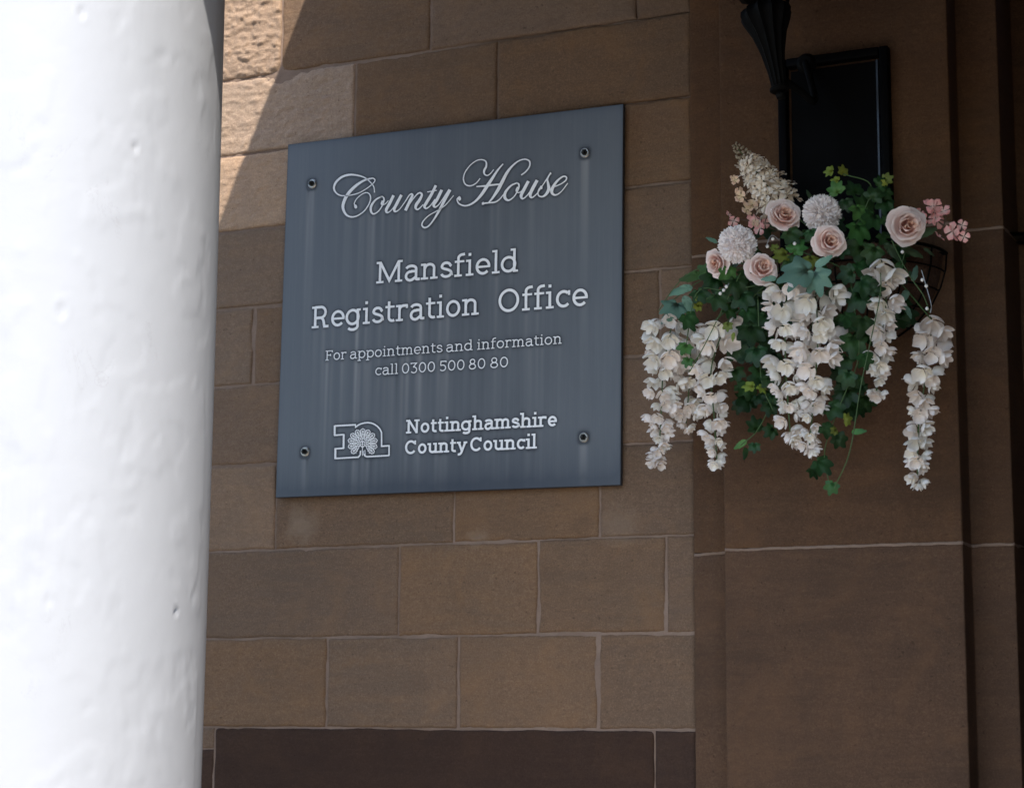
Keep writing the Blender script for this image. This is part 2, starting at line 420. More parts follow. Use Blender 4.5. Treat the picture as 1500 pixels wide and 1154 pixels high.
# dark plinth below, its left end meets a lighter stone
pz = [0, -.40, -.80, -1.2, -1.66]
for r in range(4):
    js = [-3.062, -1.772] if r == 0 else ([-4.0, -3.3, -2.4] if r % 2 else [-3.7, -2.9, -2.0])
    xs = [WX0]+js+[WX1]
    for k, (a, b) in enumerate(zip(xs, xs[1:])):
        if r == 0 and k == 0:
            stone('ashlar_stone', wall, a, b, rl(-.058), rl(0), M_stone, cell=.02)
            stone('ashlar_stone', wall, a, b, rl(pz[1]), rl(-.058), M_dark, cell=.03)
        else:
            stone('plinth_stone', wall, a, b, rl(pz[r+1]), rl(pz[r]), M_dark, amp=.0010, gap=.0026, rough=.05, cell=.014 if r == 0 else .04, cr=.012 if r == 0 and k == 1 else 0)
def mortar_sheet():
    V = []; F = []; x0, x1, z0, z1 = -3.25, WX1-.002, rl(-.25), rl(2.1); c = .010
    nx, nz = int((x1-x0)/c), int((z1-z0)/c)
    for j in range(nz+1):
        for i in range(nx+1):
            x, z = x0+(x1-x0)*i/nx, z0+(z1-z0)*j/nz
            y = .0034+.0016*fbm((x, 0, z), 40, 3)+.0010*fbm((x, 3, z), 6, 2)
            if z > rl(1.3) and x > -2.32: y += .006*min(1, (x+2.32)/.15)
            V.append((x-WX0, y, z))
    for j in range(nz):
        for i in range(nx): F.append((j*(nx+1)+i, j*(nx+1)+i+1, (j+1)*(nx+1)+i+1, (j+1)*(nx+1)+i))
    return mesh('mortar', V, F)
link('mortar', mortar_sheet(), wall, M_mortar)
link('mortar', B().box((0, .012, .0), (WX1-.004-WX0, .055, rl(2.90))).me('mortar'), wall, M_mortar)
link('wall_core', B().box((0, .062, .0), (WX1-.01-WX0, .35, rl(2.90))).me('wall_core'), wall, M_mortar)

# ------------------------------------------------------------------ stepped pilaster
pil = thing('stone_pilaster', 'dressed brown sandstone pilaster with stepped edges behind the hanging flower basket', 'pilaster', (-1.25, -.03, 0))
PX = [(-1.656, .05), (-1.656, -.028), (-1.548, -.030), (-1.545, -.118), (-.969, -.12), (-.967, -.032), (-.868, -.03), (-.866, .15), (-.60, .15)]
def pil_block(z0, z1):
    # profile with small round arrises, extruded and gently uneven
    prof = []
    for i, (x, y) in enumerate(PX):
        if i in (0, len(PX)-1): prof.append((x, y)); continue
        p = Vector((x, y)); a = (Vector(PX[i-1])-p).normalized(); b = (Vector(PX[i+1])-p).normalized()
        r = .0035
        for t in (0, .5, 1): prof.append(tuple(p+a*r*(1-t)**2+b*r*t**2))
    dense = [prof[0]]
    for a, b in zip(prof, prof[1:]):
        L = sqrt((a[0]-b[0])**2+(a[1]-b[1])**2); n = max(1, int(L/.014))
        for k in range(1, n+1): dense.append((a[0]+(b[0]-a[0])*k/n, a[1]+(b[1]-a[1])*k/n))
    Zs = edges(z1-z0-.006, .016); V = []; n = len(dense); cz = (z0+z1)/2; H = z1-z0-.006
    for zz in Zs:
        for (x, y) in dense:
            d = min(zz, H-zz); wz = z0+.003+zz
            k = .0035*math.exp(-d/.003)*(1+.6*mnoise.noise(Vector((x*30, wz, 2))))
            n1 = .0012*fbm((x, wz, y), 7, 4)+.0010*fbm((x, wz, y+3), 38, 3)+.0005*mnoise.noise(Vector((x*60, y*60, wz*60)))
            V.append((x+1.25+ (.0008*mnoise.noise(Vector((wz*40, y*9, 1)))), y+.03+k+n1, wz))
    F = [(j*n+i, j*n+i+1, (j+1)*n+i+1, (j+1)*n+i) for j in range(len(Zs)-1) for i in range(n-1)]
    F.append(tuple(range(n))); F.append(tuple(range((len(Zs)-1)*n+n-1, (len(Zs)-1)*n-1, -1)))
    return mesh('pilaster_block', V, F)
pzs = [0.0, .53, 1.285, rl(.432), rl(1.19), rl(1.95), rl(2.18)]
for a, b in zip(pzs, pzs[1:]):
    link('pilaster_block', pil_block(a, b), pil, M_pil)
for z in pzs[1:-1]:
    V = []; F = []
    pr = [(-1.656, .05)]
    for i, (x, y) in enumerate(PX[1:]): pr.append((x+(.002 if i in (1,) else 0), y+.0015))
    dn = []
    for a, b in zip(pr, pr[1:]):
        L = sqrt((a[0]-b[0])**2+(a[1]-b[1])**2); n = max(1, int(L/.008))
        for k in range(n): dn.append((a[0]+(b[0]-a[0])*k/n, a[1]+(b[1]-a[1])*k/n))
    for zz in (-.0045, -.0025, 0, .0025, .0045):
        for (x, y) in dn:
            wv = .0030*fbm((x, y, z), 30, 3)
            V.append((x+1.25, y+.03+.002*fbm((x, zz*3, z), 60, 3)+(.004 if abs(zz) > .004 else .0008), z+zz+wv))
    n = len(dn)
    F = [(j*n+i, j*n+i+1, (j+1)*n+i+1, (j+1)*n+i) for j in range(4) for i in range(n-1)]
    link('mortar_joint', mesh('mortar_joint', V, F), pil, M_mortar)
# wall and doorway further right (outside the picture)
dw = thing('door_surround', 'plain stone wall with dark entrance door right of the pilaster', 'doorway', (1.2, .15, 0))
link('reveal_wall', B().box((-1.8, .16, 0), (-1.5, .35, rl(2.4))).me('reveal_wall'), dw, M_pil)
link('lintel', B().box((-1.499, 0, rl(1.35)), (.6, .2, rl(2.4))).me('lintel'), dw, M_pil)
link('jamb', B().box((-.2, 0, 0), (.6, .2, rl(1.349))).me('jamb'), dw, M_pil)
link('door', B().box((-1.499, .12, 0), (-.201, .17, rl(1.349))).me('door'), dw, M_black)

# ------------------------------------------------------------------ porch roof and front beam (above the picture)
CX, CY, CR = -2.791, -1.2, .40
zt = rl(2.83); X0 = -2.833+.4226*(2.83-2.065)
pr = thing('porch_roof', 'flat porch roof carried on the front beam above the doorway', 'roof', (0, -1, rl(2.43)))
link('roof_slab', B().box((X0, -.70, .29), (3.2, .93, .40)).me('roof_slab'), pr, M_white)
link('added_soffit', B().box((-2.0, -.349, -.24), (-.36, .99, .289)).me('added_soffit'), pr, M_pil)  # lowered ceiling block, added unseen to darken the upper right
hd = thing('added_sky_screen', 'dark boards added out of view to keep sky light off the upper wall', 'light_blocker', (-1.1, -1.6, rl(1.62)))  # added screen of boards, unseen, cuts sky light on the upper wall
for i in range(9):
    link('sky_screen_board', B().box((-.78+i*.17, -.02, 0), (-.613+i*.17, .02, .805), .003).me('sky_screen_board'), hd, M_black)
sw_ = thing('added_side_blocker', 'stone pier added out of view to keep sky light off the right of the porch', 'blocker', (-.35, -1.7, 0))  # unseen block added to shut out sky from the right
link('side_blocker_block', B().box((0, 0, 0), (.9, 1.845, rl(2.429)), .01).me('side_blocker_block'), sw_, M_pil)
bm_ = thing('porch_beam', 'white entablature beam resting on the round column', 'beam', (0, -1.35, rl(2.43)))
link('beam', B().box((-3.22, -.34, .0), (3.2, .348, .398), .01).me('beam'), bm_, M_white)

# ------------------------------------------------------------------ white column
colm = thing('white_column', 'large round white painted column with chipped uneven paint, in bright sun at left', 'column', (CX, CY, 0))
def shaft():
    V = []; F = []; seg = 360; zs = [.30]+[.30+.03*i for i in range(1, 20)]
    z = .9
    zs = list(np.arange(.30, 1.3, .1))+list(np.arange(1.3, rl(1.75), .010))+list(np.arange(rl(1.75), rl(2.18), .05))
    random.seed(5)
    dents = [(px, py, r, d) for px, py, r, d in ((199, 216, .007, .006), (258, 895, .006, .008), (276, 866, .004, .003), (257, 90, .004, .003), (120, 18, .01, .003), (70, 880, .01, .002), (90, 455, .012, .002))]
    dp = []
    for px, py, r, d in dents:
        q = at(px, py, CY); dirv = (q-EYE).normalized()
        # intersect the view ray with the shaft
        ox, oy = EYE.x-CX, EYE.y-CY; a = dirv.x**2+dirv.y**2; b = 2*(ox*dirv.x+oy*dirv.y); c = ox*ox+oy*oy-CR*CR
        disc = b*b-4*a*c
        if disc > 0:
            t = (-b-sqrt(disc))/(2*a); dp.append((EYE+dirv*t, r, d))
    for z in zs:
        for k in range(seg):
            a = 2*pi*k/seg
            x, y = CR*cos(a), CR*sin(a)
            if y > .12 or z < 1.2: e = 0
            else:
                e = .0007*fbm((x, y, z), 2.2, 3)+.0006*fbm((x, y, z+7), 9, 5)
                t = fbm((x*1.2, y*1.2, z), 5, 4); e += .0010*max(0, min(1, (t-.12)*9))  # layered old paint
                t = fbm((x*1.2, y+4, z), 8, 5); e -= .0009*max(0, min(1, (t-.34)*14))
            for (p, r, d) in dp:
                q = (Vector((x+CX, y+CY, z))-p); q.z *= .6; q = q.length
                if q < r*2: e -= d*max(0, 1-(q/r)**2) - .0015*max(0, 1-abs(q/r-1.3)*3)
            rr = CR+e+.006*(1-((z-rl(.3))/1.6)**2)-.006
            V.append((rr*cos(a), rr*sin(a), z))
    n = len(zs)
    for j in range(n-1):
        for k in range(seg): F.append((j*seg+k, j*seg+(k+1) % seg, (j+1)*seg+(k+1) % seg, (j+1)*seg+k))
    return mesh('shaft', V, F)
link('shaft', shaft(), colm, M_paint)
link('base', B().lathe([(.50, .0), (.52, .03), (.52, .09), (.47, .12), (.44, .15), (.47, .18), (.48, .22), (.46, .26), (.405, .31)], (0, 0, 0), seg=64).me('base'), colm, M_paint)
link('capital', B().lathe([(.40, rl(2.15)), (.42, rl(2.18)), (.42, rl(2.195)), (.40, rl(2.205)), (.405, rl(2.22)), (.44, rl(2.33)), (.45, rl(2.379))], (0, 0, 0), seg=64).me('capital'), colm, M_paint)
link('abacus', B().box((-.46, -.46, rl(2.38)), (.46, .46, rl(2.428)), .005).me('abacus'), colm, M_paint)

# ------------------------------------------------------------------ lettering engine
def arc(cx, cy, rx, ry, a0, a1, n=14):
    return [(cx+rx*cos(radians(a0+(a1-a0)*i/n)), cy+ry*sin(radians(a0+(a1-a0)*i/n))) for i in range(n+1)]
def bz(a, b, c, d, n=10):
    return [tuple((1-t)**3*a[i]+3*(1-t)**2*t*b[i]+3*(1-t)*t*t*c[i]+t**3*d[i] for i in (0, 1)) for t in [k/n for k in range(n+1)]]
def glyph(ch, w):
    """slab-serif letter as strokes; cap height 1"""
    X = .735; h = w/2; t = .80*w; s = t/2; e = .085+h; A = 1.06; D = -.27; S = []
    def st(*p, wd=None): S.append((list(p), wd or w))
    def bar(x0, x1, y): S.append(([(x0, y), (x1, y)], t))
    def foot(x, l=None, r=None): bar(x-(e if l is None else l), x+(e if r is None else r), s)
    if ch == ' ': return .34, []
    if ch == 'M':
        a, b = .20, .96; st((a, 0), (a, 1)); st((b, 0), (b, 1)); S.append(([(a, 1-h*.4), ((a+b)/2, .10), (b, 1-h*.4)], w))
        foot(a); foot(b); bar(a-e, a, 1-s); bar(b, b+e, 1-s); return 1.16, S
    if ch == 'N':
        a, b = .20, .74; st((a, 0), (a, 1)); st((b, 0), (b, 1)); st((a, .98), (b, .03)); foot(a); bar(a-e, a, 1-s); bar(b-e, b+e, 1-s); return .94, S
    if ch == 'R':
        a = .20; st((a, 0), (a, 1)); foot(a); bar(a-e, a, 1-s)
        st((a, 1-s), (.44, 1-s), *arc(.44, (1.46-s)/2+.0, .20, (.54-s)/2, 88, -88), (.42, .46), (a, .46))
        st(*bz((.42, .46), (.58, .44), (.57, .2), (.60, s)), (.78, s)); return .84, S
    if ch == 'F':
        a = .18; st((a, 0), (a, 1)); foot(a); bar(a-e, .66, 1-s); st((.64, 1), (.64, .80)); bar(a, .50, .53); st((.49, .63), (.49, .43)); return .72, S
    if ch == 'O': st(*arc(.47, .5, .41-h, .51-h, 0, 360, 32)); return .94, S
    if ch == 'C':
        st(*arc(.46, .5, .40-h, .51-h, 42, 322, 26)); st((.78-h*.4, .98), (.78-h*.4, .68), wd=t); return .88, S
    if ch == '0': st(*arc(.34, .5, .29-h, .51-h, 0, 360, 28)); return .68, S
    if ch == '8':
        st(*arc(.33, .745, .21-h*.8, .255-h*.6, 0, 360, 24)); st(*arc(.33, .265, .28-h, .275-h*.6, 0, 360, 24)); return .66, S
    if ch == '3':
        st(*[(.08, .86), (.08, 1-s), (.50, 1-s), (.27, .60)]); st((.24, .585), *arc(.30, .29, .27-h, .30-h*.3, 88, -150, 18)); return .62, S
    if ch == '5':
        st((.53, .84), (.53, 1-s), (.15, 1-s), (.13, .56)); st((.13, .55), *arc(.29, .31, .27-h, .33-h, 110, -145, 20)); return .62, S
    if ch == 'o': st(*arc(.34, X/2, .30-h, X/2+.01-h, 0, 360, 26)); return .68, S
    if ch == 'c':
        st(*arc(.34, X/2, .30-h, X/2+.01-h, 48, 318, 22)); st((.57-h*.4, X-.02), (.57-h*.4, X-.22), wd=t); return .62, S
    if ch == 'e':
        st(*arc(.34, X/2, .30-h, X/2+.01-h, 0, 318, 24)); bar(.05+h, .64-h*.3, X/2-.01); return .66, S
    if ch == 'a':
        x = .50; st(*arc(.30, X-.20, .20, .21-h, 165, 0, 12), (x, X-.3), (x, .12), *bz((x, .12), (x, s), (x+.02, s), (x+.05, s), 4), (x+.15, s))
        st((x, .43), (.32, .43), *arc(.27, .22, .21-h*.6, .23-h*.5, 80, 290, 14), (.36, h*.8), (x, .17)); return .67, S
    if ch in 'nmhru':
        a = .17
        if ch == 'u':
            st((a, X), (a, .25), *arc(.35, .25, .18, .26-h, 180, 300, 10), (.55, .16)); bar(a-e, a, X-s); x = .55
            st((x, X), (x, 0)); bar(x-e, x, X-s); bar(x, x+e, s); return .72, S
        st((a, 0), (a, X if ch != 'h' else A)); bar(a-e, a, (X if ch != 'h' else A)-s); foot(a)
        if ch == 'r':
            st((a, X-.26), *bz((a, X-.22), (.22, X-.02), (.32, X-s), (.46, X-s)), (.50, X-s)); st((.50-h*.3, X), (.50-h*.3, X-.17), wd=t); return .56, S
        def arch(x0, x1):
            st((x0, X-.26), *arc((x0+x1)/2+.01, X-.23, (x1-x0)/2-.01, .24-h, 155, 0, 12), (x1, 0)); 
        if ch == 'm': arch(a, .52); arch(.52, .87); foot(.52, e*.75, e*.75); foot(.87); return 1.05, S
        arch(a, .55); foot(.55); return .74, S
    if ch == 'i': st((.18, 0), (.18, X)); foot(.18); bar(.18-e, .18, X-s); S.append(([(.18, .90), (.18, .90+max(w*1.05, .11))], max(w*1.08, .11))); return .36, S
    if ch == 'l': st((.18, 0), (.18, A)); foot(.18); bar(.18-e, .18, A-s); return .36, S
    if ch == 'f':
        st((.19, 0), (.19, .80), *arc(.36, .84, .17, A-.84-h, 180, 85, 10), (.44, A-s)); foot(.19); bar(.05, .42, X-s); return .46, S
    if ch == 't':
        st((.19, X+.20), (.19, .2), *arc(.34, .2, .15, .21-h, 180, 300, 10)); bar(.04, .42, X-s); return .46, S
    if ch == 's':
        st((.49, X-.22), *arc(.29, X-.20, .19-h*.4, .21-h, 10, 180, 10)[:], *bz((.10+h*.3, X-.21), (.11, X/2), (.50, X/2+.04), (.50, .19)), *arc(.30, .20, .21-h*.4, .21-h, 0, -175, 12)); return .58, S
    if ch in 'dpg':
        x = .53 if ch != 'p' else .17; cx = .31 if ch != 'p' else .39
        st(*arc(cx, X/2, .25, X/2+.01-h, 0, 360, 24))
        if ch == 'd': st((x, 0), (x, A)); bar(x-e, x, A-s); bar(x, x+e, s)
        if ch == 'p': st((x, D), (x, X)); bar(x-e, x, X-s); bar(x-e, x+e, D+s)
        if ch == 'g': st((x, X), (x, -.05), *arc(.32, -.05, .21, -D-.05-h, 0, -150, 12)); bar(x, x+e*.8, X-s)
        return .72, S
    if ch == 'y':
        st((.14, X-.03), (.36, .05)); st((.58, X-.03), (.34, -.02), *bz((.34, -.02), (.28, D+h+.01), (.2, D+h), (.10, D+h), 6)); bar(.02, .28, X-s); bar(.46, .70, X-s); return .70, S
    raise KeyError(ch)

SIGN_Y = -.026
UPV = Vector((.0098, 0, 1)).normalized(); RTV = Vector((1, 0, -.0098)).normalized()
tl, tr, brp, bl = (at(x, y, SIGN_Y) for x, y in ((420.5, 212.5), (911, 153.5), (910, 709), (406, 728.5)))
SC0 = (tl+tr+brp+bl)/4
SW = ((tr-tl).length+(brp-bl).length)/2; SH = ((tl-bl).length+(tr-brp).length)/2
def loc2(P): d = P-SC0; return (d.dot(RTV), d.dot(UPV))        # sign-plane coordinates in metres
INK = []                                                       # every stroke, for the grime round the letters
def ribbon_bm(V, F, pts, wds, y):
    """flat ribbon along a path (sign-plane coordinates), tapered by widths"""
    clean = [pts[0]]; cw = [wds[0]]
    for p, q in zip(pts[1:], wds[1:]):
        if sqrt((p[0]-clean[-1][0])**2+(p[1]-clean[-1][1])**2) > 1e-5: clean.append(p); cw.append(q)
    n = len(clean)
    if n < 2: return
    closed = n > 4 and sqrt((clean[0][0]-clean[-1][0])**2+(clean[0][1]-clean[-1][1])**2) < 2e-4
    b0 = len(V)
    for i in range(n):
        p = Vector(clean[i])
        a = Vector(clean[i-1]) if i else (Vector(clean[-2]) if closed else None)
        c = Vector(clean[i+1]) if i < n-1 else (Vector(clean[1]) if closed else None)
        d1 = (p-a).normalized() if a is not None else None; d2 = (c-p).normalized() if c is not None else None
        if d1 is None: d1 = d2
        if d2 is None: d2 = d1
        t = d1+d2; t = t.normalized() if t.length > 1e-6 else d1
        nn = Vector((-t.y, t.x)); k = 1/max(.45, nn.dot(Vector((-d1.y, d1.x))))
        hw = cw[i]/2*k
        th = .0009
        for sgn in (1, -1):
            q = p+nn*hw*sgn
            V.append((q.x, y, q.y))
        for sgn in (1, -1):
            q = p+nn*hw*sgn
            V.append((q.x, y+th, q.y))
    for i in range(n-1):
        a = b0+i*4; b = a+4
        F += [(a, a+1, b+1, b), (a+2, a, b, b+2), (a+1, a+3, b+3, b+1)]
    F += [(b0, b0+2, b0+3, b0+1), (b0+(n-1)*4+1, b0+(n-1)*4+3, b0+(n-1)*4+2, b0+(n-1)*4)]
    for i in range(n-1):
        L = sqrt((clean[i+1][0]-clean[i][0])**2+(clean[i+1][1]-clean[i][1])**2); m = max(1, int(L/.0015))
        for k in range(m): f = k/m; INK.append((clean[i][0]+(clean[i+1][0]-clean[i][0])*f, clean[i][1]+(clean[i+1][1]-clean[i][1])*f, cw[i]))
sign = thing('sign_plaque', 'square slate blue office plaque with white lettering bolted to the sandstone wall', 'sign', SC0)
def letter_obj(strokes, y0=-.0006):
    V = []; F = []
    for k, (pts, wds) in enumerate(strokes): ribbon_bm(V, F, pts, wds, y0-.00006*(k % 40))
    V = [tuple(RTV*v[0]+UPV*v[2]+Vector((0, v[1], 0))) for v in V]
    o = link('lettering', mesh('lettering', V, F, False), sign, M_letter); return o
def word(text, L, Rr, capm, wt):
    """L, Rr: ends of the baseline on the sign; capm: cap height in metres"""
    L, Rr = Vector(loc2(at(*L, SIGN_Y))), Vector(loc2(at(*Rr, SIGN_Y)))
    adv = 0; items = []
    for ch in text:
        a, S = glyph(ch, wt); items.append((adv, S)); adv += a
    xs = [(ox+p[0]-(wd/2 if abs(pts[0][0]-pts[-1][0]) < .01 else 0), ox+p[0]) for ox, S in items for pts, wd in S for p in pts]
    lo = min(q[1] for q in xs); hi = max(q[1] for q in xs)
    sx = (Rr-L).length/(hi-lo); dirv = (Rr-L).normalized(); up = Vector((-dirv.y, dirv.x))
    out = []
    for ox, S in items:
        for pts, wd in S:
            out.append(([tuple(L+dirv*((ox+p[0]-lo)*sx)+up*(p[1]*capm)) for p in pts], [wd*capm*.97]*len(pts)))
    return letter_obj(out)
PXM = (at(650, 400, SIGN_Y)-at(650, 401, SIGN_Y)).length
word('Mansfield', (551.2, 415.6), (759.2, 398.1), 32*PXM*1.0, .125)
word('Registration', (456.6, 481.2), (701.7, 461), 32.5*PXM, .125)
word('Office', (732, 458), (861, 447.5), 33*PXM, .125)
def yb(x): return 528.2-(x-476.9)*(24.7/346.3)
for t_, a, b in (('For', 476.9, 507), ('appointments', 513.5, 648), ('and', 654.5, 692.5), ('information', 699, 823.2)):
    word(t_, (a, yb(a)), (b, yb(b)), 14.6*PXM, .105)
def yc_(x): return 549.6-(x-550.5)*(12.2/194)
for t_, a, b in (('call', 550.5, 583), ('0300', 589.5, 636.3), ('500', 645, 679.6), ('80', 687.5, 710), ('80', 719, 743.3)):
    word(t_, (a, yc_(a)), (b, yc_(b)), 14.6*PXM, .105)
word('Nottinghamshire', (594.7, 635), (815.8, 624), 19.6*PXM, .17)
def yd(x): return 665.2-(x-594.7)*(8.5/192)
word('County', (594.7, yd(594.7)), (684.5, yd(684.5)), 19.6*PXM, .17)
word('Council', (690.3, yd(690.3)), (786.7, yd(786.7)), 19.6*PXM, .17)

def script(strokes, ox, oy, sc):
    out = []
    for pts in strokes:
        p3 = spline([Vector((p[0], p[1], p[2])) for p in pts], 7)
        out.append(([loc2(at(ox+p.x/sc, oy+p.y/sc, SIGN_Y)) for p in p3], [(max(5.5, p.z)*1.05+2.5)/sc*PXM for p in p3]))
    return out
def dot(x, y, r): return [(x-r*.7, y+r*.2, r*.9), (x-r*.3, y+r*.05, 1.75*r), (x, y, 2*r), (x+r*.3, y-r*.05, 1.75*r), (x+r*.7, y-r*.2, r*.9)]
county = [[(515, 318, 9), (505, 250, 9), (455, 190, 9), (400, 150, 11), (320, 127, 15), (240, 122, 19), (160, 145, 22), (95, 200, 24), (70, 260, 21), (85, 310, 15), (130, 345, 11), (190, 352, 9), (260, 345, 8), (350, 318, 8), (440, 265, 8), (500, 215, 9), (520, 185, 9), (510, 165, 9), (480, 162, 12), (400, 185, 20), (320, 235, 28), (250, 300, 33), (200, 370, 35), (170, 450, 33), (175, 510, 26), (210, 565, 18), (270, 585, 13), (340, 565, 11), (410, 510, 11), (460, 430, 12), (472, 370, 12), (455, 330, 9), (420, 318, 8), (370, 340, 8), (320, 385, 8), (295, 430, 8), (298, 462, 10)],
          dot(308, 472, 21),
          [(590, 362, 12), (530, 395, 16), (482, 460, 24), (476, 520, 22), (505, 552, 13), (560, 520, 9), (605, 450, 12), (620, 390, 14), (602, 362, 10), (580, 366, 10)],
          [(603, 405, 14), (592, 440, 16), (605, 452, 8), (635, 440, 7), (668, 405, 7)],
          [(725, 348, 30), (680, 440, 32), (645, 505, 30), (655, 538, 14), (700, 510, 8), (760, 430, 8), (790, 375, 8)],
          [(812, 343, 30), (765, 430, 32), (733, 498, 28), (745, 526, 14), (790, 500, 8), (850, 420, 9), (895, 350, 11), (925, 332, 13), (938, 352, 18)],
          [(935, 345, 22), (900, 420, 30), (855, 515, 30)],
          [(868, 495, 8), (930, 400, 9), (985, 335, 12), (1018, 320, 15), (1036, 345, 22), (1010, 400, 30), (975, 450, 32), (968, 488, 22), (995, 502, 12), (1050, 450, 7)],
          [(1190, 238, 26), (1140, 340, 30), (1085, 430, 32), (1065, 470, 26), (1085, 492, 13), (1130, 460, 8), (1180, 390, 7)],
          [(1096, 311, 8), (1150, 302, 9), (1200, 293, 8)],
          [(1255, 288, 30), (1205, 390, 32), (1167, 450, 30), (1185, 477, 14), (1230, 440, 8), (1290, 350, 8), (1325, 295, 8)],
          [(1345, 286, 34), (1290, 390, 32), (1235, 500, 26), (1170, 610, 16), (1110, 685, 13), (1062, 702, 14), (1036, 670, 13), (1060, 620, 10), (1120, 565, 8), (1220, 508, 7), (1300, 450, 7), (1385, 350, 6)]]
house = [[(325, 312, 8), (280, 365, 9), (220, 393, 11), (165, 378, 11), (142, 320, 11), (160, 245, 9), (220, 165, 8), (290, 115, 8), (350, 107, 9), (390, 130, 12), (392, 180, 19), (370, 225, 22), (372, 262, 14), (400, 280, 10), (435, 262, 8), (475, 215, 7)],
         [(578, 152, 10), (520, 220, 18), (460, 310, 28), (400, 400, 34), (340, 490, 30), (270, 565, 20), (200, 605, 15), (140, 610, 12), (90, 585, 12), (72, 545, 11), (85, 522, 10)],
         dot(98, 532, 23), [(285, 402, 9), (340, 398, 14), (400, 393, 17), (470, 383, 15), (548, 375, 12)],
         [(778, 275, 10), (830, 235, 12), (868, 180, 13), (868, 125, 13), (820, 102, 10), (750, 120, 11), (680, 175, 18), (620, 250, 28), (570, 345, 34), (520, 440, 34), (460, 530, 20), (420, 575, 11)],
         [(345, 592, 22), (380, 584, 14), (420, 580, 12), (490, 572, 13), (540, 540, 10), (590, 480, 8)], dot(360, 586, 15),
         [(735, 360, 11), (665, 392, 16), (604, 465, 26), (600, 527, 28), (640, 552, 15), (700, 510, 9), (745, 430, 13), (752, 380, 14), (728, 360, 10)],
         [(738, 405, 12), (722, 445, 12), (740, 468, 8), (770, 460, 7), (805, 425, 7)],
         [(857, 342, 30), (810, 430, 32), (777, 500, 30), (795, 535, 14), (850, 490, 8), (920, 380, 8)],
         [(953, 332, 32), (905, 420, 34), (876, 490, 30), (895, 523, 14), (950, 480, 8), (1005, 400, 8), (1060, 315, 9), (1090, 268, 11)],
         dot(1100, 258, 11), [(1094, 262, 12), (1066, 320, 14), (1074, 375, 24), (1080, 430, 32), (1052, 485, 26), (1010, 513, 14), (970, 502, 11), (962, 468, 11), (975, 430, 12), (990, 415, 14)],
         dot(998, 412, 18),
         [(1150, 402, 8), (1220, 370, 9), (1270, 330, 13), (1272, 297, 12), (1232, 294, 13), (1165, 350, 22), (1117, 430, 31), (1120, 478, 24), (1160, 494, 13), (1220, 455, 8), (1290, 365, 7)]]
letter_obj(script(county, 480, 240, 7.5)); letter_obj(script(house, 660, 220, 7.5))

# emblem: outlined n shape with an oak tree crown inside
LG = []
def lg(pts, wd, closed=False):
    P = [loc2(at(480+x/14.42, 600+y/14.42, SIGN_Y)) for x, y in pts]
    if closed: P.append(P[0])
    W_ = wd if isinstance(wd, list) else [wd]*len(P)
    LG.append((P, [q/14.42*PXM for q in W_]))
arch_ = [(590, 372), (640, 330), (700, 300), (770, 281), (850, 272), (920, 281), (985, 305), (1050, 350), (1105, 410), (1138, 480), (1140, 560), (1140, 772)]
lg([(160, 342), (590, 318)], 34); lg([(588, 305), (590, 385)], 26); lg(arch_, 30)
lg([(1125, 772), (1300, 760)], 32); lg([(1300, 748), (1297, 975)], 30); lg([(1297, 967), (830, 992), (790, 975), (770, 935)], 30)
lg([(694, 870), (690, 950), (650, 1002), (150, 1030)], 30); lg([(163, 1035), (165, 822)], 44); lg([(150, 825), (350, 812)], 32)
lg([(338, 815), (342, 520)], 42); lg([(350, 525), (140, 542)], 32); lg([(150, 545), (152, 330)], 42)
lg([(738, 845), (740, 970)], 14); lg([(705, 860), (700, 930)], 12); lg([(790, 850), (798, 985)], 14); lg([(762, 870), (762, 950)], 12)
for k in range(11):
    a = radians(-42+k*264/10); d = Vector((cos(a), -sin(a))); nrm = Vector((-d.y, d.x)); c0 = Vector((745, 705))
    def q(r, o): v = c0+d*r*(1 if abs(d.x) > .5 else .97)+nrm*o; return (v.x, v.y)
    out = [(110, 8), (150, 30), (165, 18), (195, 50), (212, 34), (245, 62), (262, 40), (288, 44), (315, 0)]
    pts = [q(r, o) for r, o in out]+[q(r, -o) for r, o in reversed(out[:-1])]
    lg(pts, 17)
    lg([q(155, 0), q(280, 0)], [10, 24]); lg([q(190, -22), q(215, 0), q(190, 22)], 11); lg([q(235, -26), q(262, 0), q(235, 26)], 11)
    lg([q(72, 0), q(85, 0), q(112, 0)], [12, 34, 12])
lg([(690, 690), (720, 670), (742, 700), (770, 670), (798, 690), (785, 760), (745, 800), (700, 760)], 18, True)
lg([(742, 640), (742, 850)], 14); lg([(715, 730), (770, 730)], 12)
em = letter_obj(LG); em.name = 'emblem'; em['label'] = 'white outlined letter n emblem with a spreading oak tree inside'

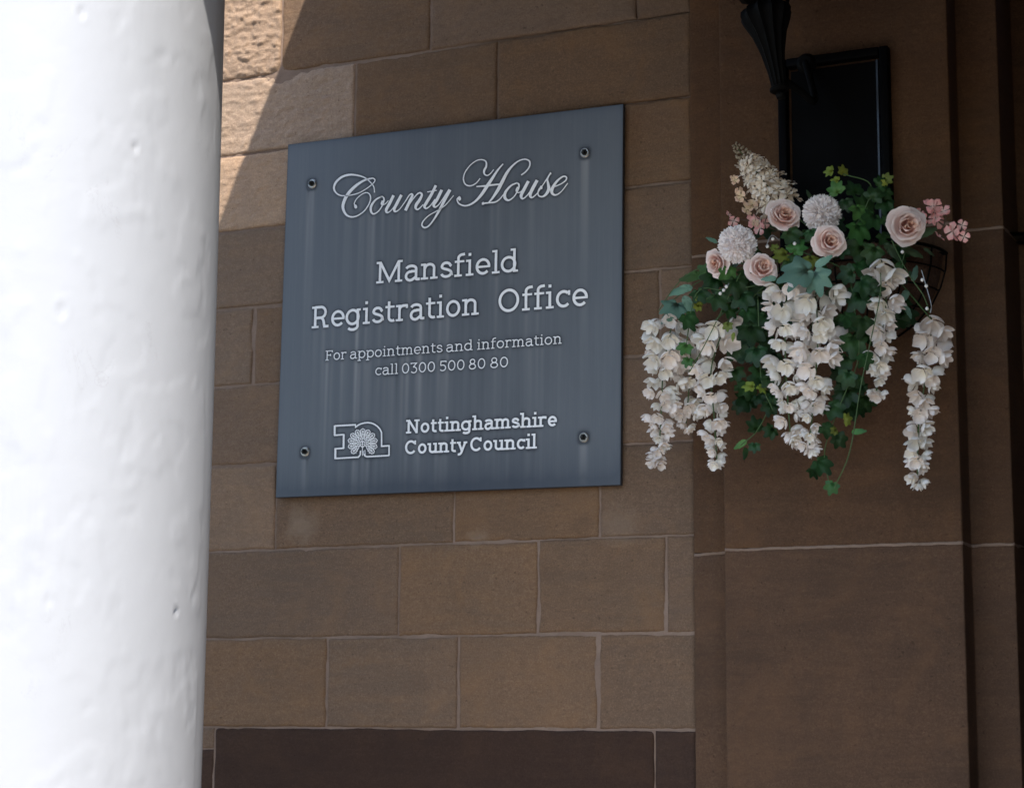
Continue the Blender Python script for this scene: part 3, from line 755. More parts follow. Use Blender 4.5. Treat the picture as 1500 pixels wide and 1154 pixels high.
# plaque panel with grime worked out from where the letters are
def panel():
    n = 440; hw, hh = SW/2, SH/2
    ink = np.zeros((n+1, n+1))
    for x, z, wd in INK:
        i = int(round((x+hw)/SW*n)); j = int(round((z+hh)/SH*n))
        if 0 <= i <= n and 0 <= j <= n: ink[j, i] += wd*250
    ink = np.minimum(ink, 2.)
    boltink = np.zeros((n+1, n+1))
    for px, py in ((457.5, 269.5), (857, 224), (447, 661.5), (855.5, 640.5)):
        q = loc2(at(px, py, SIGN_Y)); i = int((q[0]+hw)/SW*n); j = int((q[1]+hh)/SH*n)
        ink[j-5:j+6, i-5:i+6] = 1.; boltink[j-3:j+2, i-4:i+5] = 1.
    def blur(a, sg, ax):
        r = int(sg*3)+1; k = np.exp(-.5*(np.arange(-r, r+1)/sg)**2); k /= k.sum()
        return np.apply_along_axis(lambda v: np.convolve(v, k, 'same'), ax, a)
    rng = np.random.RandomState(4)
    halo = np.clip(blur(blur(ink, 2.2, 0), 2.0, 1)*5.0, 0, 1)
    halo = np.maximum(halo, .75*np.clip(np.roll(blur(blur(ink, 2.2, 0), 2.2, 1), 3, 0)*1.2, 0, 1))
    colr = np.convolve(rng.rand(n+1), [.2, .6, .2], 'same'); colr = np.clip((colr-.50)*4.2, 0, 1.2)
    acc = np.zeros((n+1, n+1)); cur = np.zeros(n+1); dec = .982+.010*np.convolve(rng.rand(n+1), [.25]*4, 'same')
    xx = np.linspace(0, 1, n+1); side = np.clip(1.25-1.15*xx, .12, 1)
    for j in range(n, -1, -1):
        cur = cur*dec+(np.minimum(ink[j], 1)*.10*colr*side)*(.6+.8*mnoise.noise(Vector((j*.05, 1.3, 2))))+boltink[j]*.035; acc[j] = cur
    light = np.clip(blur(blur(acc, 1.5, 1), 3, 0)*1.7, 0, 1)
    drk = np.zeros(n+1); dacc = np.zeros((n+1, n+1)); cold = np.clip((np.convolve(rng.rand(n+1), [.2, .6, .2], 'same')-.5)*4, 0, 1)
    for j in range(n, -1, -1):
        drk = drk*.965+np.minimum(ink[j], 1)*.07*cold*side; dacc[j] = drk
    halo = np.clip(halo+blur(dacc, 1.2, 1)*1.6, 0, 1)
    zz = np.linspace(0, 1, n+1)[:, None]; X_, Z_ = np.meshgrid(xx, np.linspace(0, 1, n+1))
    nz = np.convolve(rng.rand(n+1), np.ones(9)/9, 'same')
    rim = np.exp(-Z_/.03)*(.8+.6*nz[None, :]) + .45*np.clip((.16-Z_)/.16, 0, 1)*(.6+nz[None, :]) + .9*np.exp(-(1-Z_)/.009) + .5*np.exp(-X_/.004)+.7*np.exp(-(1-X_)/.006)
    rim = np.clip(rim, 0, 1)
    V = []
    xs = np.linspace(-hw, hw, n+1); zs = np.linspace(-hh, hh, n+1)
    for z in zs:
        for x in xs: V.append(tuple(RTV*x+UPV*z))
    F = [(j*(n+1)+i, j*(n+1)+i+1, (j+1)*(n+1)+i+1, (j+1)*(n+1)+i) for j in range(n) for i in range(n)]
    me = mesh('panel', V, F)
    a = me.color_attributes.new('grime', 'FLOAT_COLOR', 'POINT')
    buf = np.ones(((n+1)**2, 4)); buf[:, 0] = light.ravel(); buf[:, 1] = halo.ravel(); buf[:, 2] = rim.ravel()
    a.data.foreach_set('color', buf.ravel())
    return me
link('panel', panel(), sign, M_sign)
bb = B(); hw, hh = SW/2, SH/2
prof = [(0, .0), (.0016, .0016), (.0016, .0120)]
vv = []
for ins, dy in prof:
    vv.append([bb.bm.verts.new(RTV*sx*(hw+ins)+UPV*sz*(hh+ins)+Vector((0, dy, 0))) for sx, sz in ((-1, -1), (1, -1), (1, 1), (-1, 1))])
for a, b in zip(vv, vv[1:]):
    for k in range(4): bb.bm.faces.new((a[k], a[(k+1) % 4], b[(k+1) % 4], b[k]))
bb.bm.faces.new(vv[-1])
link('panel_rim', bb.me('panel_rim', False), sign, M_edge)
for px, py in ((457.5, 269.5), (857, 224), (447, 661.5), (855.5, 640.5)):
    p = at(px, py, SIGN_Y)-SC0
    bo = link('bolt', B().lathe([(.0128, .014), (.0136, .0), (.0136, -.001), (.0110, -.0038), (.0086, -.0038)][::-1], p, (0, 1, 0), 20).me('bolt'), sign, M_steel)
    link('nut', B().lathe([(.0084, -.0036), (.0084, -.0085), (.0075, -.0098), (.0048, -.0095), (.0045, -.013), (.0025, -.0155), (.0003, -.016)], p, (0, 1, 0), 6).me('nut', False), bo, M_steel_d)
for px, py in ((457.5, 269.5), (447, 661.5)):
    pass

# ------------------------------------------------------------------ black board and lantern
b0 = at(1219, 300, -.15)
bx0, bx1 = at(1138, 80, -.15).x, at(1300, 68, -.15).x
bz1 = at(1300, 68, -.15).z+.003; bz0 = bz1-.62
bd = thing('black_backing_board', 'glossy black framed board on the pilaster behind the flower basket', 'board', ((bx0+bx1)/2, -.121, bz0))
hw_, H_ = (bx1-bx0)/2, bz1-bz0
link('board_panel', B().box((-hw_+.03, -.012, .03), (hw_-.03, 0, H_-.03)).me('board_panel'), bd, M_black)
for a, b in (((-hw_, -.030, .0), (-hw_+.022, 0, H_)), ((hw_-.022, -.030, .0), (hw_, 0, H_)), ((-hw_+.0225, -.030, H_-.022), (hw_-.0225, 0, H_)), ((-hw_+.0225, -.030, 0), (hw_-.0225, 0, .022))):
    link('frame_rail', B().box(a, b, .004, 3).me('frame_rail'), bd, M_black)
link('moulding', B().tube([(hw_-.029, -.014, .03), (hw_-.029, -.014, H_-.03)], .006, 8).me('moulding'), bd, M_gloss)

rg = at(1142, 130, -.34); tp = at(1122, 22, -.34); ax = (tp-rg); L = ax.length; ax.normalize()
ln = thing('wall_lantern', 'black cast iron wall lantern with fluted tapering stem above the flowers', 'lantern', rg)
link('fluted_stem', B().lathe([(.018, 0), (.019, .01), (.022, L*.25), (.030, L*.5), (.043, L*.75), (.058, L*.92), (.063, L), (.060, L+.012), (.050, L+.02)], (0, 0, 0), ax, 48, 12, .16).me('fluted_stem'), ln, M_iron)
link('collar', B().lathe([(.019, -.008), (.024, -.004), (.024, .002), (.020, .005)], (0, 0, 0), ax, 24).me('collar'), ln, M_iron)
link('finial', B().lathe([(.002, -.030), (.011, -.024), (.013, -.016), (.008, -.009)], (0, 0, 0), ax, 16).me('finial'), ln, M_iron)
bs_ = at(1180, 92, -.155)-rg
link('arm', B().tube(spline([(0, .018, .03), (.03, .07, .01), (.05, .12, .0), tuple(bs_+Vector((0, .0, 0)))], 6), .009, 10).me('arm'), ln, M_iron)
link('mounting_boss', B().lathe([(.026, .0), (.024, .010), (.015, .018)], bs_+Vector((0, .012, .0)), (0, -1, 0), 24).me('mounting_boss'), ln, M_iron)
tpl = ax*(L+.02)
cg = B().lathe([(.052, .03), (.070, .04), (.072, .05), (.066, .055)], tpl, ax, 6)
link('gallery', cg.me('gallery', False), ln, M_iron)
for k in range(6):
    a = 2*pi*(k+.0)/6; link('glazing_bar', B().tube([tpl+Vector((.075*cos(a), .075*sin(a), .03)), tpl+Vector((.12*cos(a), .12*sin(a), .20))], .005, 4).me('glazing_bar'), ln, M_iron)
    a2 = a+pi/3
    V = [tpl+Vector((r*cos(q), r*sin(q), z)) for r, z, q in ((.072, .032, a), (.072, .032, a2), (.115, .198, a2), (.115, .198, a))]
    V += [v*1.0+Vector((-(cos((a+a2)/2))*.003, -sin((a+a2)/2)*.003, 0)) for v in V]
    link('glass_pane', mesh('glass_pane', V, [(0, 1, 2, 3), (7, 6, 5, 4), (0, 4, 5, 1), (1, 5, 6, 2), (2, 6, 7, 3), (3, 7, 4, 0)], False), ln, M_glass)
link('lantern_roof', B().lathe([(.13, .20), (.135, .205), (.07, .26), (.03, .28), (.012, .30)], tpl, (0, 0, 1), 6).me('lantern_roof', False), ln, M_iron)

# ------------------------------------------------------------------ hanging basket
bc = at(1256, 383, -.121); BR = .215
bsk = thing('hanging_basket', 'half round black wire basket with brown coir liner fixed to the pilaster', 'basket', bc)
def bask(r, a, z): return Vector((r*cos(a), -r*sin(a), z))
def brad(z): return BR*sqrt(max(0.02, 1-(z/-.20)**2*.88))
link('rim', B().tube([bask(BR, pi*k/24, 0) for k in range(25)], .004, 6).tube([bask(BR, 0, 0), bask(BR, pi, 0)], .004, 6).me('rim'), bsk, M_iron)
for z in (-.045, -.09, -.135, -.175):
    link('hoop_wire', B().tube([bask(brad(z), pi*k/20, z) for k in range(21)], .0022, 5).me('hoop_wire'), bsk, M_iron)
for k in range(9):
    a = pi*(k+.0)/8; link('rib_wire', B().tube([bask(brad(z), a, z) for z in (0, -.04, -.08, -.12, -.16, -.19, -.2)], .0022, 5).me('rib_wire'), bsk, M_iron)
V = []; F = []
zs = [-.005, -.03, -.06, -.09, -.12, -.15, -.18, -.196]
for z in zs:
    for k in range(41):
        a = pi*k/40; r = brad(z)-.008+.006*fbm((a*3, z*30, 1), 4, 3); V.append(bask(r, a, z))
for j in range(len(zs)-1):
    for k in range(40): F.append((j*41+k, j*41+k+1, (j+1)*41+k+1, (j+1)*41+k))
link('coir_liner', mesh('coir_liner', V, F), bsk, M_coir)
V = [bask(0, 0, -.012)]; F = []
for r in (.07, .14, .20):
    for k in range(21): V.append(bask(r, pi*k/20, .012*fbm((r*9, k, 0), 1, 2)-.012))
for k in range(20): F.append((0, 1+k, 2+k))
for j in range(2):
    for k in range(20): F.append((1+j*21+k, 1+(j+1)*21+k, 2+(j+1)*21+k, 2+j*21+k))
link('soil', mesh('soil', V, F), bsk, M_moss)
BT = bc+Vector((0, -.10, -.01))      # where the stems go in

# ------------------------------------------------------------------ flowers
def wp(v): return max(0., sin(pi*min(.96, .10+.86*v)))**.55
def cup_petal(prof, half, ang, nu=6, nv=6, roff=0., wave=.03, rnd=random, rag=.22, curl=0.):
    """a petal as a patch on a cup of revolution (axis +Z); prof: (r, z) from base to tip"""
    V = []; A = []; ph = rnd.uniform(0, 6)
    for j in range(nv+1):
        for i in range(nu+1):
            s = -1+2*i/nu; v = (j/nv)*(1-rag*s*s)
            f = v*(len(prof)-1); k = min(int(f), len(prof)-2); f -= k
            r = prof[k][0]*(1-f)+prof[k+1][0]*f; z = prof[k][1]*(1-f)+prof[k+1][1]*f
            a = ang+s*half*wp(v)
            wv = wave*sin(4*s+ph+5*v)*v
            rr = r+roff+wv-curl*s*s*v
            V.append((rr*cos(a), rr*sin(a), z+wv*.6)); A.append(v)
    F = [(j*(nu+1)+i, j*(nu+1)+i+1, (j+1)*(nu+1)+i+1, (j+1)*(nu+1)+i) for j in range(nv) for i in range(nu)]
    return V, F, A
def join(parts):
    V = []; F = []; A = []
    for v, f, a in parts:
        b = len(V); V += v; A += a; F += [tuple(q+b for q in t) for t in f]
    return V, F, A
def frame(d, roll=0.):
    q = Vector(d).normalized().to_track_quat('Z', 'Y'); return q @ Quaternion((0, 0, 1), roll)
def setrot(o, q): o.rotation_mode = 'QUATERNION'; o.rotation_quaternion = q

rnd = random.Random(21)
FLO = []
for k in range(6):          # hooded ivory florets
    ps = []
    n = 3
    a0 = rnd.uniform(0, 6)
    for i in range(3):
        ps.append(cup_petal([(.03, 0), (.42, .05), (.78, .26), (.98, .62), (1.02, .98)], .92, a0+i*2*pi/3+rnd.uniform(-.15, .15), 7, 7, rnd.uniform(-.03, .07), rnd.uniform(.03, .08), rnd, rnd.uniform(.22, .42)))
    for i in range(3):
        ps.append(cup_petal([(.02, .05), (.34, .30), (.60, .75), (.78, 1.22)], .62, a0+1+i*2*pi/3+rnd.uniform(-.2, .2), 5, 5, rnd.uniform(-.02, .04), .05, rnd))
    V, F, A = join(ps); me = mesh('floret', V, F, True, A); me.materials.append(P_wist if k % 2 else P_wist2); FLO.append(me)
def open4(m, k, n=4):       # flat four-petalled blossom
    ps = [cup_petal([(.03, 0), (.45, .12), (.85, .22), (1., .12)], .62 if n == 4 else .40, i*2*pi/n+rnd.uniform(-.1, .1), 6, 6, 0, .05, rnd) for i in range(n)]
    V, F, A = join(ps); me = mesh('blossom', V, F, True, A); me.materials.append(m); return me
OP_pink = [open4(P_pink, k) for k in range(3)]; OP_peach = [open4(P_peach, k) for k in range(3)]; OP_cream = [open4(P_stock, k, 5) for k in range(4)]
budv = [cup_petal([(.05, 0), (.55, .35), (.60, .9), (.15, 1.5)], 1.2, i*2.1, 5, 5, 0, .02, rnd) for i in range(3)]
V, F, A = join(budv); BUD = mesh('bud', V, F, True, A); BUD.materials.append(P_bud)
V, F, A = join(budv); BUDW = mesh('bud', V, F, True, A); BUDW.materials.append(P_wist)
def inst(name, me, parent, loc, q, s):
    o = link(name, me, parent, None, Vector(loc)-parent.location); setrot(o, q); o.scale = (s, s, s) if isinstance(s, (int, float)) else s
    return o

def wisteria(path, r0, r1, label, seed, dens=1.75, sz=.041):
    """path: list of (px, py, y) down the strand"""
    rn = random.Random(seed)
    pts = spline([at(*p) for p in path], 8)
    t = thing('wisteria_strand', label, 'flower', pts[0], 'ivory artificial wisteria strands hanging from the basket')
    link('stem', B().tube([BT-t.location, (BT*.5+pts[0]*.5)+Vector((0, -.02, .05))-t.location]+[p-t.location for p in pts], .0018, 5).me('stem'), t, M_stem)
    Ls = [0]
    for a, b in zip(pts, pts[1:]): Ls.append(Ls[-1]+(b-a).length)
    s = .0; k = 0; a0 = rn.uniform(0, 6)
    while s < Ls[-1]:
        u = s/Ls[-1]
        i = max(j for j in range(len(Ls)) if Ls[j] <= s); p = pts[i]
        size = sz*(1-.42*u)
        rad = r0+(r1-r0)*u
        nring = 3 if rad > size*.95 else 2
        for m_ in range(nring):
            a = a0+k*1.1+2*pi*m_/nring+rn.uniform(-.35, .35)
            rr = rad*rn.uniform(.5, 1.12)+.003
            d = Vector((cos(a), sin(a), 0)); q = p+d*rr+Vector((0, 0, rn.uniform(-.012, .012)))
            if q.y > -.05: q.y = -.06
            dv = d+Vector((0, 0, rn.uniform(-1.7, -.5)))
            f_ = inst('floret', rn.choice(FLO), t, q, frame(dv, rn.uniform(0, 6)), size*rn.uniform(.44, .72))
        k += 1
        s += size*1.02/dens
    e = pts[-1]
    for m_ in range(4):
        d = Vector((rn.uniform(-1, 1), rn.uniform(-1, 1), -.9)); inst('floret', rn.choice(FLO), t, e+Vector((d.x*.010, d.y*.010, -.004*m_)), frame(d, rn.uniform(0, 6)), sz*.34)
    return t
wisteria([(985, 470, -.22), (972, 540, -.22), (968, 620, -.22), (964, 672, -.22)], .052, .010, 'leftmost white wisteria strand, hanging in front of the ashlar wall', 1)
wisteria([(1012, 500, -.17), (1010, 560, -.17), (1005, 620, -.17)], .042, .022, 'pale wisteria strand set back between the two leftmost strands', 2, sz=.035)
wisteria([(1062, 475, -.26), (1042, 540, -.26), (1046, 610, -.26), (1050, 672, -.26)], .044, .009, 'second wisteria strand from the left, hanging at the corner of wall and pilaster', 3)
wisteria([(1152, 420, -.38), (1150, 490, -.38), (1152, 560, -.38), (1158, 640, -.38)], .044, .012, 'full wisteria strand at the left side of the central white mass, ending highest', 4)
wisteria([(1195, 430, -.40), (1198, 500, -.40), (1192, 580, -.40), (1186, 652, -.40)], .048, .010, 'full wisteria strand at the right side of the central white mass, beside dark ivy', 5)
wisteria([(1292, 385, -.36), (1298, 440, -.36), (1290, 510, -.36), (1284, 572, -.36)], .022, .008, 'slim short wisteria strand just left of the bare basket wires', 6)
wisteria([(1366, 470, -.30), (1358, 540, -.30), (1346, 620, -.30), (1344, 700, -.30)], .028, .008, 'rightmost long wisteria strand, hanging alone in front of the pilaster', 7)

def rose(px, py, y, R, face, label, seed, sy=1.):
    rn = random.Random(seed); c = at(px, py, y)
    t = thing('rose', label, 'rose', c, 'pale pink artificial roses in the basket')
    q = frame(face, rn.uniform(0, 6))
    layers = [(3, .07, .13, 1.0, P_rose_in, 1.7), (3, .18, .25, 1.0, P_rose_in, 1.45), (3, .30, .38, .95, P_rose, 1.25), (4, .44, .55, .84, P_rose, 1.05), (4, .60, .80, .60, P_rose_out, 1.0), (5, .66, 1.04, .30, P_rose_out, .88)]
    for n, rb, rt_, zt_, m, half in layers:
        a0 = rn.uniform(0, 6)
        for i in range(n):
            zz = zt_*rn.uniform(.86, 1.08); rr = rt_*rn.uniform(.88, 1.14)
            prof = [(.06, -.15), (rb*.85, .05+zz*.15), (rb*1.12, zz*.55), (rr*.93, zz*.90), (rr*1.04+.02, zz*.985), (rr*1.10+.05, zz*.95)]
            V, F, A = cup_petal(prof, half, a0+i*2*pi/n+rn.uniform(-.15, .15), 9, 9, .03*(i % 2), .048, rn, .20)
            me = mesh('petal', V, F, True, A); me.materials.append(m)
            o = inst('petal', me, t, c, q @ Quaternion((cos(i*2), sin(i*2), 0), rn.uniform(-.18, .18)), (R*.86, R*.86*sy, R*.86))
    link('stem', B().tube([Vector((0, 0, 0))-Vector(face)*R*.1, Vector((0, .03, -.03)), BT-c], .0022, 5).me('stem'), t, M_stem)
    for k in range(5):
        V, F, A = cup_petal([(.05, -.2), (.45, -.05), (.8, .1), (1.0, .02)], .25, k*2*pi/5, 3, 4, 0, .02, rn)
        me = mesh('sepal', V, F, True, A); me.materials.append(L_ivy); inst('sepal', me, t, c, q, R*.9)
    return t
tocam = -CE
def fc(r, u, f=1.): return (CA*r+CB*u-CE*f).normalized()
rose(1146, 320, -.36, .042, fc(.15, .35), 'pink rose directly below the cream flower spike', 31)
rose(1213, 355, -.42, .041, fc(.1, .1), 'pink rose with coiled heart just below the right white pompom', 32)
rose(1114, 394, -.40, .038, fc(.15, .2), 'deeper pink rose at the lower left, under the left white pompom', 33)
rose(1054, 386, -.34, .033, fc(-.7, -.1, .7), 'small pink rose seen from its side at the far left edge', 34)
rose(1326, 332, -.34, .045, fc(.1, .05), 'large dusky pink rose at the right beside the pink blossoms', 35, .95)

def pompom(px, py, y, R, label, seed):
    rn = random.Random(seed); c = at(px, py, y)
    t = thing('chrysanthemum', label, 'flower', c)
    parts = []
    n = 700
    for i in range(n):
        z = 1-2*(i+.5)/n
        if z < -.55: continue
        a = i*2.39996; s = sqrt(1-z*z); d = Vector((s*cos(a), s*sin(a), z)); q = frame(d+Vector((rn.uniform(-.2, .2),)*3), a)
        V, F, A = cup_petal([(.03, .30), (.07, .62), (.098, .88), (.070, 1.02)], 1.5, rn.uniform(0, 6), 4, 4, 0, .01, rn)
        sc = rn.uniform(.93, 1.04)
        parts.append(([tuple(q@(Vector(v)*sc)) for v in V], F, A))
    parts.append(join([cup_petal([(.0, -.62), (.5, -.5), (.78, 0), (.5, .6), (0, .78)], 1.6, q*2.1, 6, 6, 0, 0, rn, 0.) for q in range(3)]))
    V, F, A = join(parts); me = mesh('petals', V, F, True, A); me.materials.append(P_pom)
    o = inst('petals', me, t, c, frame(fc(0, .3)), (R, R, R*.86)); o['kind'] = 'stuff'
    link('stem', B().tube([Vector((0, .01, -.01)), Vector((0, .03, -.04)), BT-c], .0022, 5).me('stem'), t, M_stem)
pompom(1080, 358, -.36, .046, 'white pompom chrysanthemum at the left of the arrangement', 41)
pompom(1204, 313, -.36, .045, 'white pompom chrysanthemum in the upper middle, touching the pink rose below it', 42)

def spike():
    rn = random.Random(51)
    base = at(1150, 305, -.30); tip = at(1078, 214, -.30)
    t = thing('flower_spike', 'tall cream flower spike leaning left with a greenish bud tip at the top', 'flower', base)
    ax_ = (tip-base); L_ = ax_.length; ax_.normalize()
    link('stem', B().tube([BT-base, Vector((0, 0, 0)), ax_*L_], .0024, 5, .0012).me('stem'), t, M_stem)
    for k in range(84):
        u = .74*(k/83); a = k*2.4; q = frame(ax_); d = q@Vector((cos(a), sin(a), .35))
        rad = (.042*(1-u)**.7+.004)*(1 if k % 3 else .7)
        inst('blossom', rn.choice(OP_cream), t, base+ax_*(L_*u)+d*rad, frame(d+Vector((rn.uniform(-.8, .8), rn.uniform(-.8, .3), rn.uniform(-.5, .8))), rn.uniform(0, 6)), rn.uniform(.019, .025)*(1-.35*u))
    for k in range(34):
        u = .70+.31*k/33; a = k*2.4; d = frame(ax_)@Vector((cos(a), sin(a), .9)); rad = .014*(1.08-u)/.35+.001
        inst('bud', BUD, t, base+ax_*(L_*u)+d*rad, frame(d), .0105*(1.35-u))
spike()

def sprig(name, label, pts, meshes, seed, spread=.012, sz=.018, main=None):
    rn = random.Random(seed); P = [at(*p[:3]) for p in pts]; c = P[0]
    t = thing(name, label, 'flower', c)
    far = P[-1]
    link('twig', B().tube([BT-c]+[p-c for p in spline(P, 4)], .0014, 5).me('twig'), t, M_stem_b)
    for p, q in zip(pts, P):
        s = p[3] if len(p) > 3 else sz
        for k in range(p[4] if len(p) > 4 else 2):
            d = fc(rn.uniform(-.8, .8), rn.uniform(-.5, .8), rn.uniform(.3, 1))
            inst('blossom', rn.choice(meshes), t, q+Vector((rn.uniform(-1, 1), rn.uniform(-1, 0), rn.uniform(-1, 1)))*spread, frame(d, rn.uniform(0, 6)), s*rn.uniform(.85, 1.1))
sprig('blossom_sprig', 'peach blossom sprig left of the cream flower spike', [(1110, 320, -.31, .012, 1), (1098, 302, -.31, .018, 3), (1088, 287, -.31, .018, 3), (1077, 270, -.31, .013, 2)], OP_peach, 61)
sprig('blossom_sprig', 'pink blossom sprig above the left white pompom', [(1118, 330, -.30, .016, 2), (1103, 325, -.30, .019, 2), (1080, 320, -.30, .014, 1), (1065, 313, -.30, .012, 1)], OP_pink, 62, .008)
sprig('blossom_sprig', 'pink blossom branch reaching right beside the large right rose', [(1348, 318, -.30, .018, 2), (1364, 305, -.30, .023, 3), (1386, 311, -.30, .017, 2), (1379, 347, -.30, .017, 1), (1396, 340, -.30, .024, 2), (1372, 322, -.30, .019, 2), (1405, 330, -.30, .014, 1), (1413, 343, -.30, .016, 1)], OP_pink, 63, .007)

# leaves
def leaf_mesh(kind, m, seed):
    rn = random.Random(seed); V = [(0, 0, 0)]; A = [0.]; n = 30
    if kind == 'ivy': R = [(90, 1.0), (68, .66), (44, .86), (20, .55), (-4, .66), (-30, .40), (-58, .32), (-90, .12)]
    elif kind == 'palm': R = [(90, 1.15), (70, .74), (52, 1.0), (32, .66), (10, .82), (-18, .5), (-55, .36), (-90, .15)]
    else: R = [(90, 1.25), (75, .85), (55, .52), (30, .36), (0, .30), (-40, .30), (-70, .32), (-90, .36)]
    left = [(180-a, r) for a, r in R[1:-1]][::-1]
    ring = R[::-1]+[(180-a, r) for a, r in R[1:-1]]
    pts = []
    m_ = len(ring)
    for i in range(m_):
        a0, r0 = ring[i]; a1, r1 = ring[(i+1) % m_]
        if a1 < a0: a1 += 360
        for k in range(3):
            f = k/3; ff = .5-.5*cos(pi*f); pts.append((a0+(a1-a0)*f, (r0+(r1-r0)*ff)*rn.uniform(.96, 1.04)))
    K = len(pts)
    for ring_ in (.5, 1.):
        for a, r in pts:
            x, y = r*ring_*cos(radians(a)), r*ring_*sin(radians(a))
            z = .16*abs(x)-.22*(x*x+y*y)*ring_+.07*sin(radians(a)*5)*ring_*r
            V.append((x, y+.12, z)); A.append(ring_*r)
    F = [(0, 1+i, 1+(i+1) % K) for i in range(K)]+[(1+i, 1+K+i, 1+K+(i+1) % K, 1+(i+1) % K) for i in range(K)]
    me = mesh('leaf', V, F, True, A); me.materials.append(m); return me
LM = {(k, m.name): [leaf_mesh(k, m, 70+i) for i in range(3)] for k, m in (('ivy', L_ivy), ('ivy', L_ivy2), ('ivy', L_yel), ('palm', L_teal), ('long', L_teal), ('long', L_olive), ('long', L_ivy2), ('long', L_ivy), ('long', L_yel))}
def vine(label, stem, leaves, seed, cat='ivy', nm='ivy_vine', grp=None):
    """stem: [(px,py,y)]; leaves: (px, py, r_px, kind, material, [angle of the tip, degrees])"""
    rn = random.Random(seed); P = [at(*p) for p in stem]; c = P[0]
    t = thing(nm, label, cat, c, grp)
    SP = spline(P, 6)
    link('stem', B().tube([BT-c]+[p-c for p in SP], .0013, 5).me('stem'), t, M_stem)
    for lf in leaves:
        px, py, r, kind, m = lf[:5]
        k0 = min(range(len(SP)), key=lambda i: (SP[i]-at(px, py, SP[i].y)).length); y = SP[k0].y+rn.uniform(-.025, .02)
        if len(lf) > 6: y = lf[6]
        p = at(px, py, y); ang = lf[5] if len(lf) > 5 else rn.uniform(-140, -40)
        n_ = fc(rn.uniform(-.55, .55), rn.uniform(.0, .9), 1.)
        up = CA*cos(radians(ang))+CB*sin(radians(ang))
        yv = (up-n_*up.dot(n_)).normalized(); xv = yv.cross(n_)
        R3 = Matrix((xv, yv, n_)).transposed()
        s = r*(1.38 if kind == 'ivy' else 1.18)*rn.uniform(.85, 1.12)/650
        inst('leaf', rn.choice(LM[(kind, m.name)]), t, p-yv*s*.4, R3.to_quaternion(), s)
    return t
I, J, Y, T, O = L_ivy, L_ivy2, L_yel, L_teal, L_olive
vine('dark ivy vine trailing lowest, right of the central white wisteria', [(1250, 440, -.38), (1258, 520, -.38), (1232, 590, -.38), (1208, 660, -.38), (1216, 715, -.38)],
     [(1250, 505, 22, 'ivy', I), (1268, 528, 18, 'ivy', I), (1240, 555, 18, 'ivy', I), (1240, 580, 20, 'ivy', I), (1222, 600, 22, 'ivy', I), (1213, 630, 18, 'ivy', I), (1205, 682, 22, 'ivy', I), (1192, 692, 14, 'ivy', I), (1218, 714, 13, 'ivy', J, -110), (1242, 614, 11, 'ivy', Y, 10), (1222, 631, 9, 'ivy', Y, -150), (1256, 632, 11, 'long', J, 0), (1262, 478, 20, 'ivy', I), (1245, 470, 18, 'ivy', I), (1230, 645, 14, 'ivy', I), (1236, 530, 17, 'ivy', I), (1256, 556, 15, 'ivy', I)], 81)
vine('ivy vine with yellow tipped leaves hanging between the left strands and the central white mass', [(1110, 430, -.34), (1112, 490, -.34), (1116, 560, -.34), (1132, 600, -.34)],
     [(1100, 488, 24, 'ivy', I), (1122, 500, 20, 'ivy', I), (1108, 520, 20, 'ivy', I), (1110, 545, 18, 'ivy', I), (1128, 560, 17, 'ivy', I), (1097, 566, 13, 'ivy', Y, 170), (1116, 569, 11, 'ivy', Y, -60), (1127, 598, 15, 'ivy', I), (1122, 470, 22, 'ivy', I), (1098, 460, 18, 'ivy', I), (1128, 530, 16, 'ivy', I), (1066, 478, 10, 'ivy', Y, -90), (1074, 492, 8, 'long', Y, -90)], 82)
vine('small ivy sprig curling left below the central white mass', [(1128, 596, -.30), (1108, 632, -.30), (1085, 652, -.30)],
     [(1106, 622, 17, 'ivy', I, 100), (1086, 650, 15, 'long', J, -150), (1105, 655, 12, 'ivy', I, -90), (1092, 662, 11, 'long', I, -110), (1128, 632, 14, 'ivy', I)], 83)
vine('ivy vine at the upper right rising in front of the black board', [(1240, 350, -.34), (1265, 310, -.34), (1275, 270, -.34), (1235, 255, -.34)],
     [(1266, 300, 26, 'ivy', I, 80), (1282, 284, 18, 'ivy', I, 60), (1278, 322, 20, 'ivy', I), (1250, 276, 20, 'ivy', I, 100), (1291, 268, 14, 'ivy', I, 40), (1224, 276, 14, 'ivy', J, 120), (1300, 262, 10, 'ivy', Y, 20), (1292, 270, 8, 'ivy', Y, -60), (1214, 251, 10, 'ivy', Y, 170), (1235, 250, 12, 'ivy', Y, 80), (1223, 264, 8, 'ivy', Y, 150), (1260, 312, 24, 'ivy', J, -80), (1258, 340, 20, 'ivy', J, -90), (1296, 300, 17, 'ivy', I), (1240, 300, 16, 'ivy', I), (1300, 285, 13, 'ivy', I), (1186, 287, 10, 'long', O, 100)], 84)
vine('ivy filling the centre between the roses and the wisteria', [(1250, 430, -.38), (1235, 395, -.38), (1190, 375, -.38), (1150, 360, -.38)],
     [(1232, 368, 17, 'ivy', I), (1256, 366, 24, 'ivy', I, 200), (1160, 345, 18, 'ivy', I), (1168, 362, 21, 'ivy', J, 60), (1144, 374, 15, 'ivy', Y, 200), (1134, 362, 9, 'ivy', Y, 120), (1188, 384, 13, 'ivy', Y, -90), (1270, 420, 20, 'ivy', I), (1240, 402, 20, 'ivy', I, 190), (1254, 440, 22, 'ivy', I), (1225, 432, 18, 'ivy', I), (1284, 424, 17, 'ivy', I, 0), (1240, 466, 20, 'ivy', I), (1278, 372, 18, 'ivy', I), (1160, 388, 18, 'ivy', I), (1206, 402, 16, 'ivy', I), (1262, 392, 20, 'ivy', I), (1190, 345, 14, 'ivy', I)], 85)
